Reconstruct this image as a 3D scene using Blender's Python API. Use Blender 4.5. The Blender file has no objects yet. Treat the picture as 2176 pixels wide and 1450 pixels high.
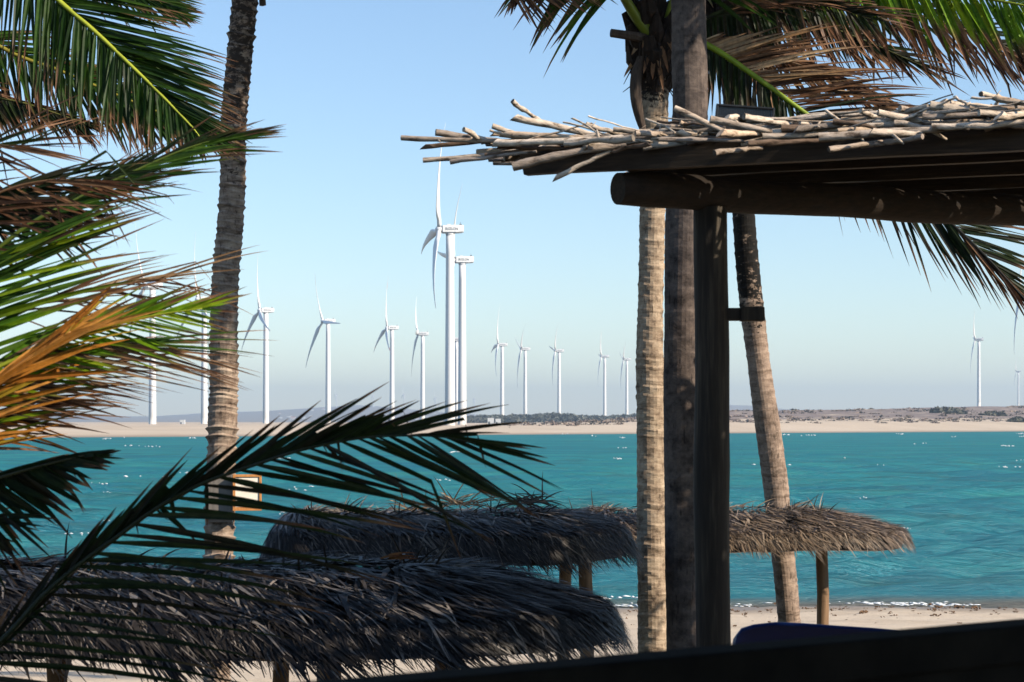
import bpy, math, random
from mathutils import Vector, Matrix, noise as mnoise

R = random.Random(7)
sc = bpy.context.scene
COL = sc.collection
rad = math.radians

# ------------------------------------------------------------------ camera maths
F = 4207.0          # focal length in photo pixels (photo 2176 px wide)
CX, HY = 1088.0, 895.0
CAMZ = 4.2


def W(px, py, Z):
    return Vector(((px - CX) / F * Z, Z, CAMZ - (py - HY) / F * Z))


def lerp(a, b, t):
    return a + (b - a) * t


def clamp(x, a=0.0, b=1.0):
    return max(a, min(b, x))


def sstep(a, b, x):
    t = clamp((x - a) / (b - a))
    return t * t * (3 - 2 * t)


def kf(keys, t):
    if not isinstance(keys, (list, tuple)):
        return keys
    if t <= keys[0][0]:
        return keys[0][1]
    for (a, va), (b, vb) in zip(keys, keys[1:]):
        if t <= b:
            return lerp(va, vb, (t - a) / (b - a) if b > a else 0)
    return keys[-1][1]


def catmull(pts, n):
    P = [Vector(p) for p in pts]
    P = [P[0] * 2 - P[1]] + P + [P[-1] * 2 - P[-2]]
    out = []
    segs = len(P) - 3
    for i in range(n + 1):
        u = i / n * segs
        k = min(int(u), segs - 1)
        t = u - k
        a, b, c, d = P[k:k + 4]
        out.append(0.5 * ((2 * b) + (c - a) * t + (2 * a - 5 * b + 4 * c - d) * t * t + (3 * b - a - 3 * c + d) * t ** 3))
    return out


# ------------------------------------------------------------------ mesh builder
class MB:
    def __init__(self):
        self.v, self.f, self.c = [], [], []

    def vert(self, p, c=None):
        self.v.append((p[0], p[1], p[2]))
        self.c.append(c or (0.5, 0.5, 0.5))
        return len(self.v) - 1

    def tube(self, pts, radii, n=8, c=None, cap=True, jit=0.0, rnd=R):
        rings = []
        up = Vector((0, 0, 1))
        prev = None
        m = len(pts)
        for i, p in enumerate(pts):
            p = Vector(p)
            t = (Vector(pts[min(i + 1, m - 1)]) - Vector(pts[max(i - 1, 0)]))
            if t.length < 1e-9:
                t = Vector((0, 0, 1))
            t.normalize()
            if prev is None:
                x = t.cross(up)
                if x.length < 1e-3:
                    x = t.cross(Vector((0, 1, 0)))
            else:
                x = prev - t * prev.dot(t)
            x.normalize()
            prev = x
            y = t.cross(x)
            r = radii[i] if isinstance(radii, (list, tuple)) else radii
            ring = []
            for k in range(n):
                a = 2 * math.pi * k / n
                rr = r * (1 + (rnd.uniform(-jit, jit) if jit else 0))
                col = c(i / max(1, m - 1), k / n) if callable(c) else c
                ring.append(self.vert(p + x * math.cos(a) * rr + y * math.sin(a) * rr, col))
            rings.append(ring)
        for a, b in zip(rings, rings[1:]):
            for k in range(n):
                self.f.append((a[k], b[k], b[(k + 1) % n], a[(k + 1) % n]))
        if cap:
            self.f.append(tuple(rings[0]))
            self.f.append(tuple(reversed(rings[-1])))

    def box(self, lo, hi, c=None, M=None):
        ids = []
        for z in (lo[2], hi[2]):
            for y in (lo[1], hi[1]):
                for x in (lo[0], hi[0]):
                    p = Vector((x, y, z))
                    if M is not None:
                        p = M @ p
                    ids.append(self.vert(p, c))
        i = ids
        for q in ((0, 2, 3, 1), (4, 5, 7, 6), (0, 1, 5, 4), (2, 6, 7, 3), (0, 4, 6, 2), (1, 3, 7, 5)):
            self.f.append(tuple(i[k] for k in q))

    def build(self, name, mat, parent=None, smooth=False, base=None, bevel=0.0):
        off = Vector((0, 0, 0)) if base is None else Vector(base)
        if parent is not None:
            off = wloc(parent)
        me = bpy.data.meshes.new(name)
        me.from_pydata([(a[0] - off.x, a[1] - off.y, a[2] - off.z) for a in self.v], [], self.f)
        at = me.attributes.new('tint', 'FLOAT_COLOR', 'POINT')
        flat = []
        for c in self.c:
            flat += [c[0], c[1], c[2], 1.0]
        at.data.foreach_set('color', flat)
        if smooth:
            me.polygons.foreach_set('use_smooth', [True] * len(me.polygons))
        me.materials.append(mat)
        me.update()
        o = bpy.data.objects.new(name, me)
        COL.objects.link(o)
        if parent is not None:
            o.parent = parent
        elif base is not None:
            o.location = off
        if bevel:
            b = o.modifiers.new('bevel', 'BEVEL')
            b.width = bevel
            b.segments = 2
        return o


def wloc(o):
    p = Vector((0, 0, 0))
    while o is not None:
        p += o.location
        o = o.parent
    return p


def tag(o, label=None, cat=None, group=None, kind=None):
    if label:
        o['label'] = label
    if cat:
        o['category'] = cat
    if group:
        o['group'] = group
    if kind:
        o['kind'] = kind
    return o


def thing(name, loc, label, cat, group=None):
    o = bpy.data.objects.new(name, None)
    o.empty_display_size = 0.2
    COL.objects.link(o)
    o.location = loc
    return tag(o, label, cat, group)


# ------------------------------------------------------------------ materials
def nodemat(name):
    m = bpy.data.materials.new(name)
    m.use_nodes = True
    nt = m.node_tree
    for n in list(nt.nodes):
        nt.nodes.remove(n)
    out = nt.nodes.new('ShaderNodeOutputMaterial')
    return m, nt, out


def N(nt, typ, **kw):
    n = nt.nodes.new(typ)
    for k, v in kw.items():
        if k.startswith('i_'):
            key = k[2:].replace('_', ' ')
            n.inputs[key].default_value = v
        else:
            setattr(n, k, v)
    return n


def ramp(nt, stops):
    r = nt.nodes.new('ShaderNodeValToRGB')
    e = r.color_ramp.elements
    while len(e) > 1:
        e.remove(e[-1])
    e[0].position = stops[0][0]
    e[0].color = (*stops[0][1], 1)
    for p, c in stops[1:]:
        k = e.new(p)
        k.color = (*c, 1)
    return r


def coords(nt, scale=(1, 1, 1), kind='Object'):
    tc = nt.nodes.new('ShaderNodeTexCoord')
    mp = nt.nodes.new('ShaderNodeMapping')
    mp.inputs['Scale'].default_value = scale
    nt.links.new(tc.outputs[kind], mp.inputs['Vector'])
    return mp


def mix_rgb(nt, blend, fac, a, b):
    n = nt.nodes.new('ShaderNodeMix')
    n.data_type = 'RGBA'
    n.blend_type = blend
    for s, v in ((n.inputs[0], fac), (n.inputs[6], a), (n.inputs[7], b)):
        if hasattr(v, 'links') or hasattr(v, 'is_linked'):
            nt.links.new(v, s)
        else:
            s.default_value = v if not isinstance(v, tuple) else (*v, 1)[:4]
    return n.outputs[2]


def simple_mat(name, stops, scale=(1, 1, 1), nscale=4.0, rough=0.7, bump=0.2, detail=6.0, spec=0.3, bdist=0.02, attr=False):
    m, nt, out = nodemat(name)
    p = N(nt, 'ShaderNodeBsdfPrincipled')
    p.inputs['Roughness'].default_value = rough
    p.inputs['Specular IOR Level'].default_value = spec
    mp = coords(nt, scale)
    no = N(nt, 'ShaderNodeTexNoise', i_Scale=nscale, i_Detail=detail, i_Roughness=0.6)
    nt.links.new(mp.outputs[0], no.inputs['Vector'])
    r = ramp(nt, stops)
    nt.links.new(no.outputs['Fac'], r.inputs[0])
    col = r.outputs[0]
    if attr:
        a = N(nt, 'ShaderNodeAttribute', attribute_name='tint')
        col = mix_rgb(nt, 'MULTIPLY', 1.0, a.outputs['Color'], col)
    nt.links.new(col, p.inputs['Base Color'])
    if bump:
        b = N(nt, 'ShaderNodeBump', i_Strength=bump, i_Distance=bdist)
        nt.links.new(no.outputs['Fac'], b.inputs['Height'])
        nt.links.new(b.outputs[0], p.inputs['Normal'])
    nt.links.new(p.outputs[0], out.inputs[0])
    return m


def leaf_mat(name, trans=0.3, rough=0.42, spec=0.35):
    m, nt, out = nodemat(name)
    a = N(nt, 'ShaderNodeAttribute', attribute_name='tint')
    mp = coords(nt, (1, 1, 1))
    no = N(nt, 'ShaderNodeTexNoise', i_Scale=25.0, i_Detail=4.0)
    nt.links.new(mp.outputs[0], no.inputs['Vector'])
    r = ramp(nt, [(0.3, (0.65, 0.65, 0.65)), (0.7, (1.25, 1.2, 1.1))])
    nt.links.new(no.outputs['Fac'], r.inputs[0])
    col = mix_rgb(nt, 'MULTIPLY', 1.0, a.outputs['Color'], r.outputs[0])
    p = N(nt, 'ShaderNodeBsdfPrincipled')
    p.inputs['Roughness'].default_value = rough
    p.inputs['Specular IOR Level'].default_value = spec
    nt.links.new(col, p.inputs['Base Color'])
    t = N(nt, 'ShaderNodeBsdfTranslucent')
    nt.links.new(col, t.inputs['Color'])
    mx = N(nt, 'ShaderNodeMixShader')
    mx.inputs[0].default_value = trans
    nt.links.new(p.outputs[0], mx.inputs[1])
    nt.links.new(t.outputs[0], mx.inputs[2])
    nt.links.new(mx.outputs[0], out.inputs[0])
    return m


def bark_mat(name, light, mid, dark, ringscale=26.0, patch=0.0, patch_z=(0, 1), patch_col=(0.012, 0.011, 0.01), seed=0.0, crack=0.75):
    m, nt, out = nodemat(name)
    p = N(nt, 'ShaderNodeBsdfPrincipled')
    p.inputs['Roughness'].default_value = 0.85
    p.inputs['Specular IOR Level'].default_value = 0.15
    mp = coords(nt, (1, 1, 1))
    mp.inputs['Location'].default_value = (seed, seed * 1.7, seed * 0.3)
    # horizontal leaf-scar bands
    mb = coords(nt, (1.1, 1.1, ringscale))
    mb.inputs['Location'].default_value = (seed, seed, seed)
    nb = N(nt, 'ShaderNodeTexNoise', i_Scale=1.0, i_Detail=5.0, i_Roughness=0.65)
    nwp = N(nt, 'ShaderNodeTexNoise', i_Scale=7.0, i_Detail=3.0)
    nt.links.new(mp.outputs[0], nwp.inputs['Vector'])
    wsc = N(nt, 'ShaderNodeVectorMath', operation='MULTIPLY')
    wsc.inputs[1].default_value = (0.6, 0.6, 1.7)
    nt.links.new(nwp.outputs['Color'], wsc.inputs[0])
    wad = N(nt, 'ShaderNodeVectorMath', operation='ADD')
    nt.links.new(mb.outputs[0], wad.inputs[0])
    nt.links.new(wsc.outputs[0], wad.inputs[1])
    nt.links.new(wad.outputs[0], nb.inputs['Vector'])
    ng = N(nt, 'ShaderNodeTexNoise', i_Scale=9.0, i_Detail=8.0, i_Roughness=0.7)
    nt.links.new(mp.outputs[0], ng.inputs['Vector'])
    r1 = ramp(nt, [(0.30, dark), (0.46, mid), (0.62, light), (0.8, tuple(min(0.9, c * 1.15) for c in light))])
    nt.links.new(ng.outputs['Fac'], r1.inputs[0])
    r2 = ramp(nt, [(0.28, (0.25, 0.22, 0.2)), (0.42, (0.8, 0.78, 0.76)), (0.6, (1.1, 1.1, 1.1))])
    nt.links.new(nb.outputs['Fac'], r2.inputs[0])
    col = mix_rgb(nt, 'MULTIPLY', crack, r1.outputs[0], r2.outputs[0])
    # small dark pits and vertical cracks
    mc = coords(nt, (34, 34, 7))
    mc.inputs['Location'].default_value = (seed, seed, seed)
    nc = N(nt, 'ShaderNodeTexNoise', i_Scale=1.0, i_Detail=3.0)
    nt.links.new(mc.outputs[0], nc.inputs['Vector'])
    r3 = ramp(nt, [(0.30, (0.12, 0.1, 0.09)), (0.37, (1, 1, 1))])
    nt.links.new(nc.outputs['Fac'], r3.inputs[0])
    col = mix_rgb(nt, 'MULTIPLY', 0.6, col, r3.outputs[0])
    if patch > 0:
        # dark upper-stem patches: lichen on D, crown shade painted on A, partly on B
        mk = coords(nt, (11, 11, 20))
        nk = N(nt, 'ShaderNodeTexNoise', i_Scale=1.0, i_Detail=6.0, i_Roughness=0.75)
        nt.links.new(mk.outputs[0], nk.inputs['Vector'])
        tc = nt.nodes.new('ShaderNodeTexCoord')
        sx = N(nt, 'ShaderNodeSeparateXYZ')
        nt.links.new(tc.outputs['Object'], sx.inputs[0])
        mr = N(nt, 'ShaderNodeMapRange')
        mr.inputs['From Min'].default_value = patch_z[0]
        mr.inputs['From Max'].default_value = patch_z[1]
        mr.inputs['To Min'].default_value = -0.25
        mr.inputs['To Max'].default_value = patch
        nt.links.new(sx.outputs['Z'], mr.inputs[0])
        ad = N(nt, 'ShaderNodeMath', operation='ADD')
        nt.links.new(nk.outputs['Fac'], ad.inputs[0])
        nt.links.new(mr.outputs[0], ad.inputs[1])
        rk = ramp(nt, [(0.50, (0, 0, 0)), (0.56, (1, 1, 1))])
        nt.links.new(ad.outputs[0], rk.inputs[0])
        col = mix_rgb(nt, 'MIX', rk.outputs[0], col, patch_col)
    nt.links.new(col, p.inputs['Base Color'])
    b = N(nt, 'ShaderNodeBump', i_Strength=0.5, i_Distance=0.015)
    nt.links.new(nb.outputs['Fac'], b.inputs['Height'])
    b2 = N(nt, 'ShaderNodeBump', i_Strength=0.5, i_Distance=0.01)
    nt.links.new(ng.outputs['Fac'], b2.inputs['Height'])
    nt.links.new(b.outputs[0], b2.inputs['Normal'])
    nt.links.new(b2.outputs[0], p.inputs['Normal'])
    nt.links.new(p.outputs[0], out.inputs[0])
    return m


LEAF = leaf_mat('palm leaf', 0.42, 0.45, 0.2)
DRYLEAF = leaf_mat('dry palm leaf', 0.35, 0.6, 0.15)
MIDRIB = simple_mat('frond midrib', [(0.3, (0.8, 0.8, 0.8)), (0.7, (1.1, 1.1, 1.1))], nscale=12, rough=0.45, bump=0.1, attr=True)
BARK_A = bark_mat('ringed palm bark', (0.42, 0.325, 0.245), (0.28, 0.205, 0.155), (0.07, 0.05, 0.04), 34, seed=1.3, crack=1.0, patch=0.06, patch_z=(5.0, 6.2), patch_col=(0.05, 0.037, 0.029))  # patch paints crown shade onto the upper trunk
BARK_B = bark_mat('pale rough palm bark', (0.47, 0.365, 0.26), (0.33, 0.245, 0.17), (0.08, 0.055, 0.04), 26, seed=4.1, crack=0.9, patch=0.16, patch_z=(5.7, 6.5), patch_col=(0.018, 0.013, 0.010))  # patch is dark crown fibre plus shade painted below the crown
BARK_C = bark_mat('grey smooth palm bark', (0.15, 0.115, 0.095), (0.085, 0.066, 0.057), (0.022, 0.018, 0.016), 12, seed=8.7, crack=0.5)
BARK_D = bark_mat('lichen blotched palm bark', (0.38, 0.28, 0.21), (0.26, 0.19, 0.145), (0.08, 0.06, 0.045), 22, patch=0.15, patch_z=(3.7, 5.0), seed=2.2)
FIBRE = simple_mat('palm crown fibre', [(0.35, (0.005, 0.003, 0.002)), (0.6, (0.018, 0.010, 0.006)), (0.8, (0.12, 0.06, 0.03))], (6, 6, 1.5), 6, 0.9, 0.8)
SHEATH = simple_mat('dry leaf sheath', [(0.3, (0.03, 0.02, 0.015)), (0.7, (0.10, 0.07, 0.05))], (4, 4, 1), 8, 0.8, 0.4)
STICK = simple_mat('weathered grey stick', [(0.34, (0.22, 0.18, 0.15)), (0.44, (0.78, 0.74, 0.69)), (0.56, (1.0, 0.97, 0.93)), (0.7, (1.2, 1.18, 1.15))], (0.45, 1.4, 1.4), 26, 0.85, 1.0, attr=True, bdist=0.01)
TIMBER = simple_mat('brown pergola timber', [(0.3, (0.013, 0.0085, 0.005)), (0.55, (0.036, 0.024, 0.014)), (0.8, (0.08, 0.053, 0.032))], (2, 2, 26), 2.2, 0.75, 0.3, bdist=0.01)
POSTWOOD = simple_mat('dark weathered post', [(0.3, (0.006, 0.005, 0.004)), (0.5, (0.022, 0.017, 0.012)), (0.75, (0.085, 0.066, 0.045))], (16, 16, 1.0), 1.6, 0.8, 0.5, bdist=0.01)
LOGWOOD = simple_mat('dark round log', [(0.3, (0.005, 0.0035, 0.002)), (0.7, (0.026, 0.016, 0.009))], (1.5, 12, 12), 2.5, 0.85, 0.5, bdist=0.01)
HUTPOST = simple_mat('hut post wood', [(0.3, (0.13, 0.075, 0.04)), (0.7, (0.30, 0.18, 0.095))], (16, 16, 1.2), 1.5, 0.7, 0.4, bdist=0.01)
THATCH = simple_mat('palm thatch', [(0.3, (0.75, 0.74, 0.73)), (0.7, (1.2, 1.18, 1.15))], nscale=30, rough=0.5, bump=0.0, attr=True, spec=0.28)
RAIL = simple_mat('black painted rail', [(0.3, (0.006, 0.006, 0.006)), (0.7, (0.014, 0.013, 0.012))], (1, 1, 1), 8, 0.8, 0.1, spec=0.05)
ROOFDARK = simple_mat('dark veranda roof boards', [(0.3, (0.03, 0.024, 0.018)), (0.7, (0.08, 0.06, 0.045))], (1, 12, 1), 3, 0.8, 0.3)
BLUE = simple_mat('dark blue plastic', [(0.3, (0.001, 0.011, 0.075)), (0.7, (0.0015, 0.016, 0.10))], nscale=3, rough=0.45, bump=0.03, spec=0.2)
BLACKMETAL = simple_mat('black lamp metal', [(0.3, (0.012, 0.013, 0.014)), (0.7, (0.03, 0.032, 0.034))], nscale=20, rough=0.45, bump=0.05)
LENS = simple_mat('lamp glass', [(0.3, (0.05, 0.055, 0.06)), (0.7, (0.1, 0.11, 0.12))], nscale=10, rough=0.15, bump=0.0, spec=0.6)
WHITE = simple_mat('white turbine paint', [(0.3, (0.85, 0.85, 0.84)), (0.7, (0.89, 0.89, 0.89))], (0.3, 0.3, 0.05), 1.5, 0.35, 0.0, attr=True)
GREYMETAL = simple_mat('grey sensor metal', [(0.3, (0.12, 0.13, 0.15)), (0.7, (0.18, 0.19, 0.21))], nscale=3, rough=0.5, bump=0)
INK = simple_mat('grey lettering paint', [(0.3, (0.22, 0.24, 0.27)), (0.7, (0.26, 0.28, 0.3))], nscale=3, rough=0.6, bump=0)
WHITEPAINT = simple_mat('white wall paint', [(0.3, (0.74, 0.73, 0.70)), (0.7, (0.82, 0.81, 0.79))], nscale=2, rough=0.6, bump=0)
BOARD = simple_mat('cream sign board', [(0.3, (0.78, 0.70, 0.58)), (0.7, (0.85, 0.79, 0.68))], nscale=8, rough=0.5, bump=0.05)
FRAMEWOOD = simple_mat('orange varnished wood', [(0.3, (0.42, 0.17, 0.05)), (0.7, (0.58, 0.27, 0.09))], (6, 6, 1), 10, 0.5, 0.15)
GREYBOARD = simple_mat('grey board', [(0.3, (0.17, 0.15, 0.13)), (0.7, (0.24, 0.21, 0.18))], (12, 12, 1), 3, 0.7, 0.2)  # grey holds the shade on the board box's left face
RED = simple_mat('red canvas', [(0.3, (0.28, 0.01, 0.02)), (0.7, (0.42, 0.02, 0.04))], nscale=1, rough=0.7, bump=0)
SCRUBMAT = simple_mat('dry scrub leaves', [(0.3, (0.7, 0.7, 0.7)), (0.7, (1.2, 1.2, 1.2))], nscale=0.6, rough=0.9, bump=0, attr=True)
FOAM = simple_mat('sea foam', [(0.3, (0.72, 0.76, 0.78)), (0.7, (0.86, 0.88, 0.88))], nscale=6, rough=0.6, bump=0.3)
WEED = simple_mat('washed up seaweed', [(0.3, (0.10, 0.055, 0.03)), (0.7, (0.26, 0.15, 0.08))], nscale=20, rough=0.9, bump=0.4)
ROOFTILE = simple_mat('red roof tiles', [(0.3, (0.35, 0.14, 0.09)), (0.7, (0.45, 0.2, 0.13))], nscale=2, rough=0.8, bump=0)

# ------------------------------------------------------------------ light, sky, camera
SUN_TH, SUN_EL = rad(64), rad(30)
to_sun = Vector((math.sin(SUN_TH) * math.cos(SUN_EL), -math.cos(SUN_TH) * math.cos(SUN_EL), math.sin(SUN_EL)))
sd = bpy.data.lights.new('Sun', 'SUN')
sd.energy = 5.0
sd.angle = rad(0.5)
sd.color = (1.0, 0.88, 0.72)
so = bpy.data.objects.new('Sun', sd)
COL.objects.link(so)
so.rotation_euler = to_sun.to_track_quat('Z', 'Y').to_euler()
so.location = (20, -20, 40)

w = bpy.data.worlds.new('World')
sc.world = w
w.use_nodes = True
nt = w.node_tree
bg = nt.nodes['Background']
sky = nt.nodes.new('ShaderNodeTexSky')
sky.sky_type = 'NISHITA'
sky.sun_disc = False
sky.sun_elevation = SUN_EL
sky.sun_rotation = math.atan2(to_sun.x, to_sun.y)
sky.air_density = 1.0
sky.dust_density = 0.1
sky.ozone_density = 3.4
sky.altitude = 0
nt.links.new(sky.outputs[0], bg.inputs[0])
bg.inputs[1].default_value = 0.128

cd = bpy.data.cameras.new('Camera')
cam = bpy.data.objects.new('Camera', cd)
COL.objects.link(cam)
cam.location = (0, 0, CAMZ)
cam.rotation_euler = (rad(90), 0, 0)
cd.lens = 36.0 * F / 2176.0
cd.sensor_width = 36.0
cd.shift_y = (HY - 725.0) / 2176.0
cd.clip_start = 0.05
cd.clip_end = 40000
cd.dof.use_dof = True
cd.dof.focus_distance = 26.0
cd.dof.aperture_fstop = 9.0
sc.camera = cam
sc.view_settings.view_transform = 'Standard'
sc.view_settings.look = 'None'
sc.view_settings.exposure = 0.5
sc.view_settings.gamma = 1.0
sc.cycles.use_denoising = True
sc.cycles.max_bounces = 6
sc.cycles.diffuse_bounces = 0
sc.cycles.transparent_max_bounces = 8
sc.cycles.volume_bounces = 0
sc.cycles.caustics_reflective = False
sc.cycles.caustics_refractive = False

# ------------------------------------------------------------------ near beach


def shore_y(x):
    return 46.3 + 0.10 * x + 0.35 * math.sin(x * 0.35) + 0.2 * math.sin(x * 0.9 + 1)


def sand_z(x, y):
    s = shore_y(x)
    d = s - y
    z = -0.12 + 0.050 * d if d < 18 else 0.78 + 0.014 * (d - 18)
    if d < 0:
        z = -0.12 + 0.06 * d
    n = mnoise.noise(Vector((x * 0.9, y * 0.9, 0.3))) * 0.035 + mnoise.noise(Vector((x * 3.1, y * 3.1, 1.3))) * 0.018
    return z + n * clamp(d / 4)


def build_beach():
    mb = MB()
    ys = []
    y = -30.0
    while y < 8:
        ys.append(y)
        y += 2.0
    while y < 58:
        ys.append(y)
        y += 0.22
    xs = []
    x = -90.0
    while x < 90:
        xs.append(x)
        x += 0.25 if -12 < x < 14 else 2.5
    nx = len(xs)
    for yy in ys:
        for xx in xs:
            mb.vert((xx, yy, sand_z(xx, yy)))
    for j in range(len(ys) - 1):
        for i in range(nx - 1):
            a = j * nx + i
            mb.f.append((a, a + 1, a + nx + 1, a + nx))
    m, nt, out = nodemat('beach sand')
    p = N(nt, 'ShaderNodeBsdfPrincipled')
    p.inputs['Specular IOR Level'].default_value = 0.2
    mp = coords(nt)
    n1 = N(nt, 'ShaderNodeTexNoise', i_Scale=0.8, i_Detail=8.0, i_Roughness=0.65)
    n2 = N(nt, 'ShaderNodeTexNoise', i_Scale=60.0, i_Detail=4.0)
    for n_ in (n1, n2):
        nt.links.new(mp.outputs[0], n_.inputs['Vector'])
    r = ramp(nt, [(0.3, (0.54, 0.425, 0.305)), (0.5, (0.65, 0.525, 0.385)), (0.75, (0.71, 0.585, 0.44))])
    nt.links.new(n1.outputs['Fac'], r.inputs[0])
    r2 = ramp(nt, [(0.3, (0.8, 0.8, 0.8)), (0.7, (1.1, 1.1, 1.1))])
    nt.links.new(n2.outputs['Fac'], r2.inputs[0])
    col = mix_rgb(nt, 'MULTIPLY', 1.0, r.outputs[0], r2.outputs[0])
    # wet sand by height above the water
    sx = N(nt, 'ShaderNodeSeparateXYZ')
    nt.links.new(mp.outputs[0], sx.inputs[0])
    mr = N(nt, 'ShaderNodeMapRange')
    mr.inputs['From Min'].default_value = 0.02
    mr.inputs['From Max'].default_value = 0.16
    nt.links.new(sx.outputs['Z'], mr.inputs[0])
    col = mix_rgb(nt, 'MIX', mr.outputs[0], (0.26, 0.20, 0.145), col)
    nt.links.new(col, p.inputs['Base Color'])
    mr2 = N(nt, 'ShaderNodeMapRange')
    mr2.inputs['From Min'].default_value = 0.02
    mr2.inputs['From Max'].default_value = 0.12
    mr2.inputs['To Min'].default_value = 0.4
    mr2.inputs['To Max'].default_value = 0.95
    nt.links.new(sx.outputs['Z'], mr2.inputs[0])
    nt.links.new(mr2.outputs[0], p.inputs['Roughness'])
    b = N(nt, 'ShaderNodeBump', i_Strength=0.6, i_Distance=0.05)
    n3 = N(nt, 'ShaderNodeTexNoise', i_Scale=7.0, i_Detail=8.0, i_Roughness=0.7)
    nt.links.new(mp.outputs[0], n3.inputs['Vector'])
    nt.links.new(n3.outputs['Fac'], b.inputs['Height'])
    nt.links.new(b.outputs[0], p.inputs['Normal'])
    nt.links.new(p.outputs[0], out.inputs[0])
    o = mb.build('beach', m, smooth=True)
    tag(o, kind='structure')


build_beach()

# seaweed and driftwood crumbs on the sand
def build_weed():
    mb = MB()
    rr = random.Random(31)
    for k in range(700):
        x = rr.uniform(-9, 16)
        t = rr.random()
        d = rr.gauss(3.6, 0.9) if t < 0.62 else (rr.gauss(6.0, 1.0) if t < 0.8 else rr.uniform(1.0, 16))
        y = shore_y(x) - max(0.8, d)
        z = sand_z(x, y)
        s = rr.uniform(0.008, 0.028) * (2.4 if rr.random() < 0.10 else 1)
        for q in range(rr.randint(3, 7)):
            a = rr.uniform(0, math.pi * 2)
            L = s * rr.uniform(0.6, 2.2)
            p0 = Vector((x + rr.gauss(0, s), y + rr.gauss(0, s), z + rr.uniform(0.0, s * 0.5)))
            p1 = p0 + Vector((math.cos(a) * L, math.sin(a) * L, rr.uniform(0, s * 0.7)))
            mb.tube([p0, (p0 + p1) / 2 + Vector((0, 0, s * 0.4)), p1], [s * 0.3, s * 0.36, s * 0.1], 5, None, True, 0.2, rr)
    o = mb.build('seaweed', WEED, smooth=False)
    tag(o, 'brown seaweed and bits of driftwood scattered along the tide line', 'seaweed', kind='stuff')


build_weed()

# ------------------------------------------------------------------ sea


def coast_Z(u):
    return 609.0 / (1 - 0.9 * clamp(u, -0.9, 0.75))


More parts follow.
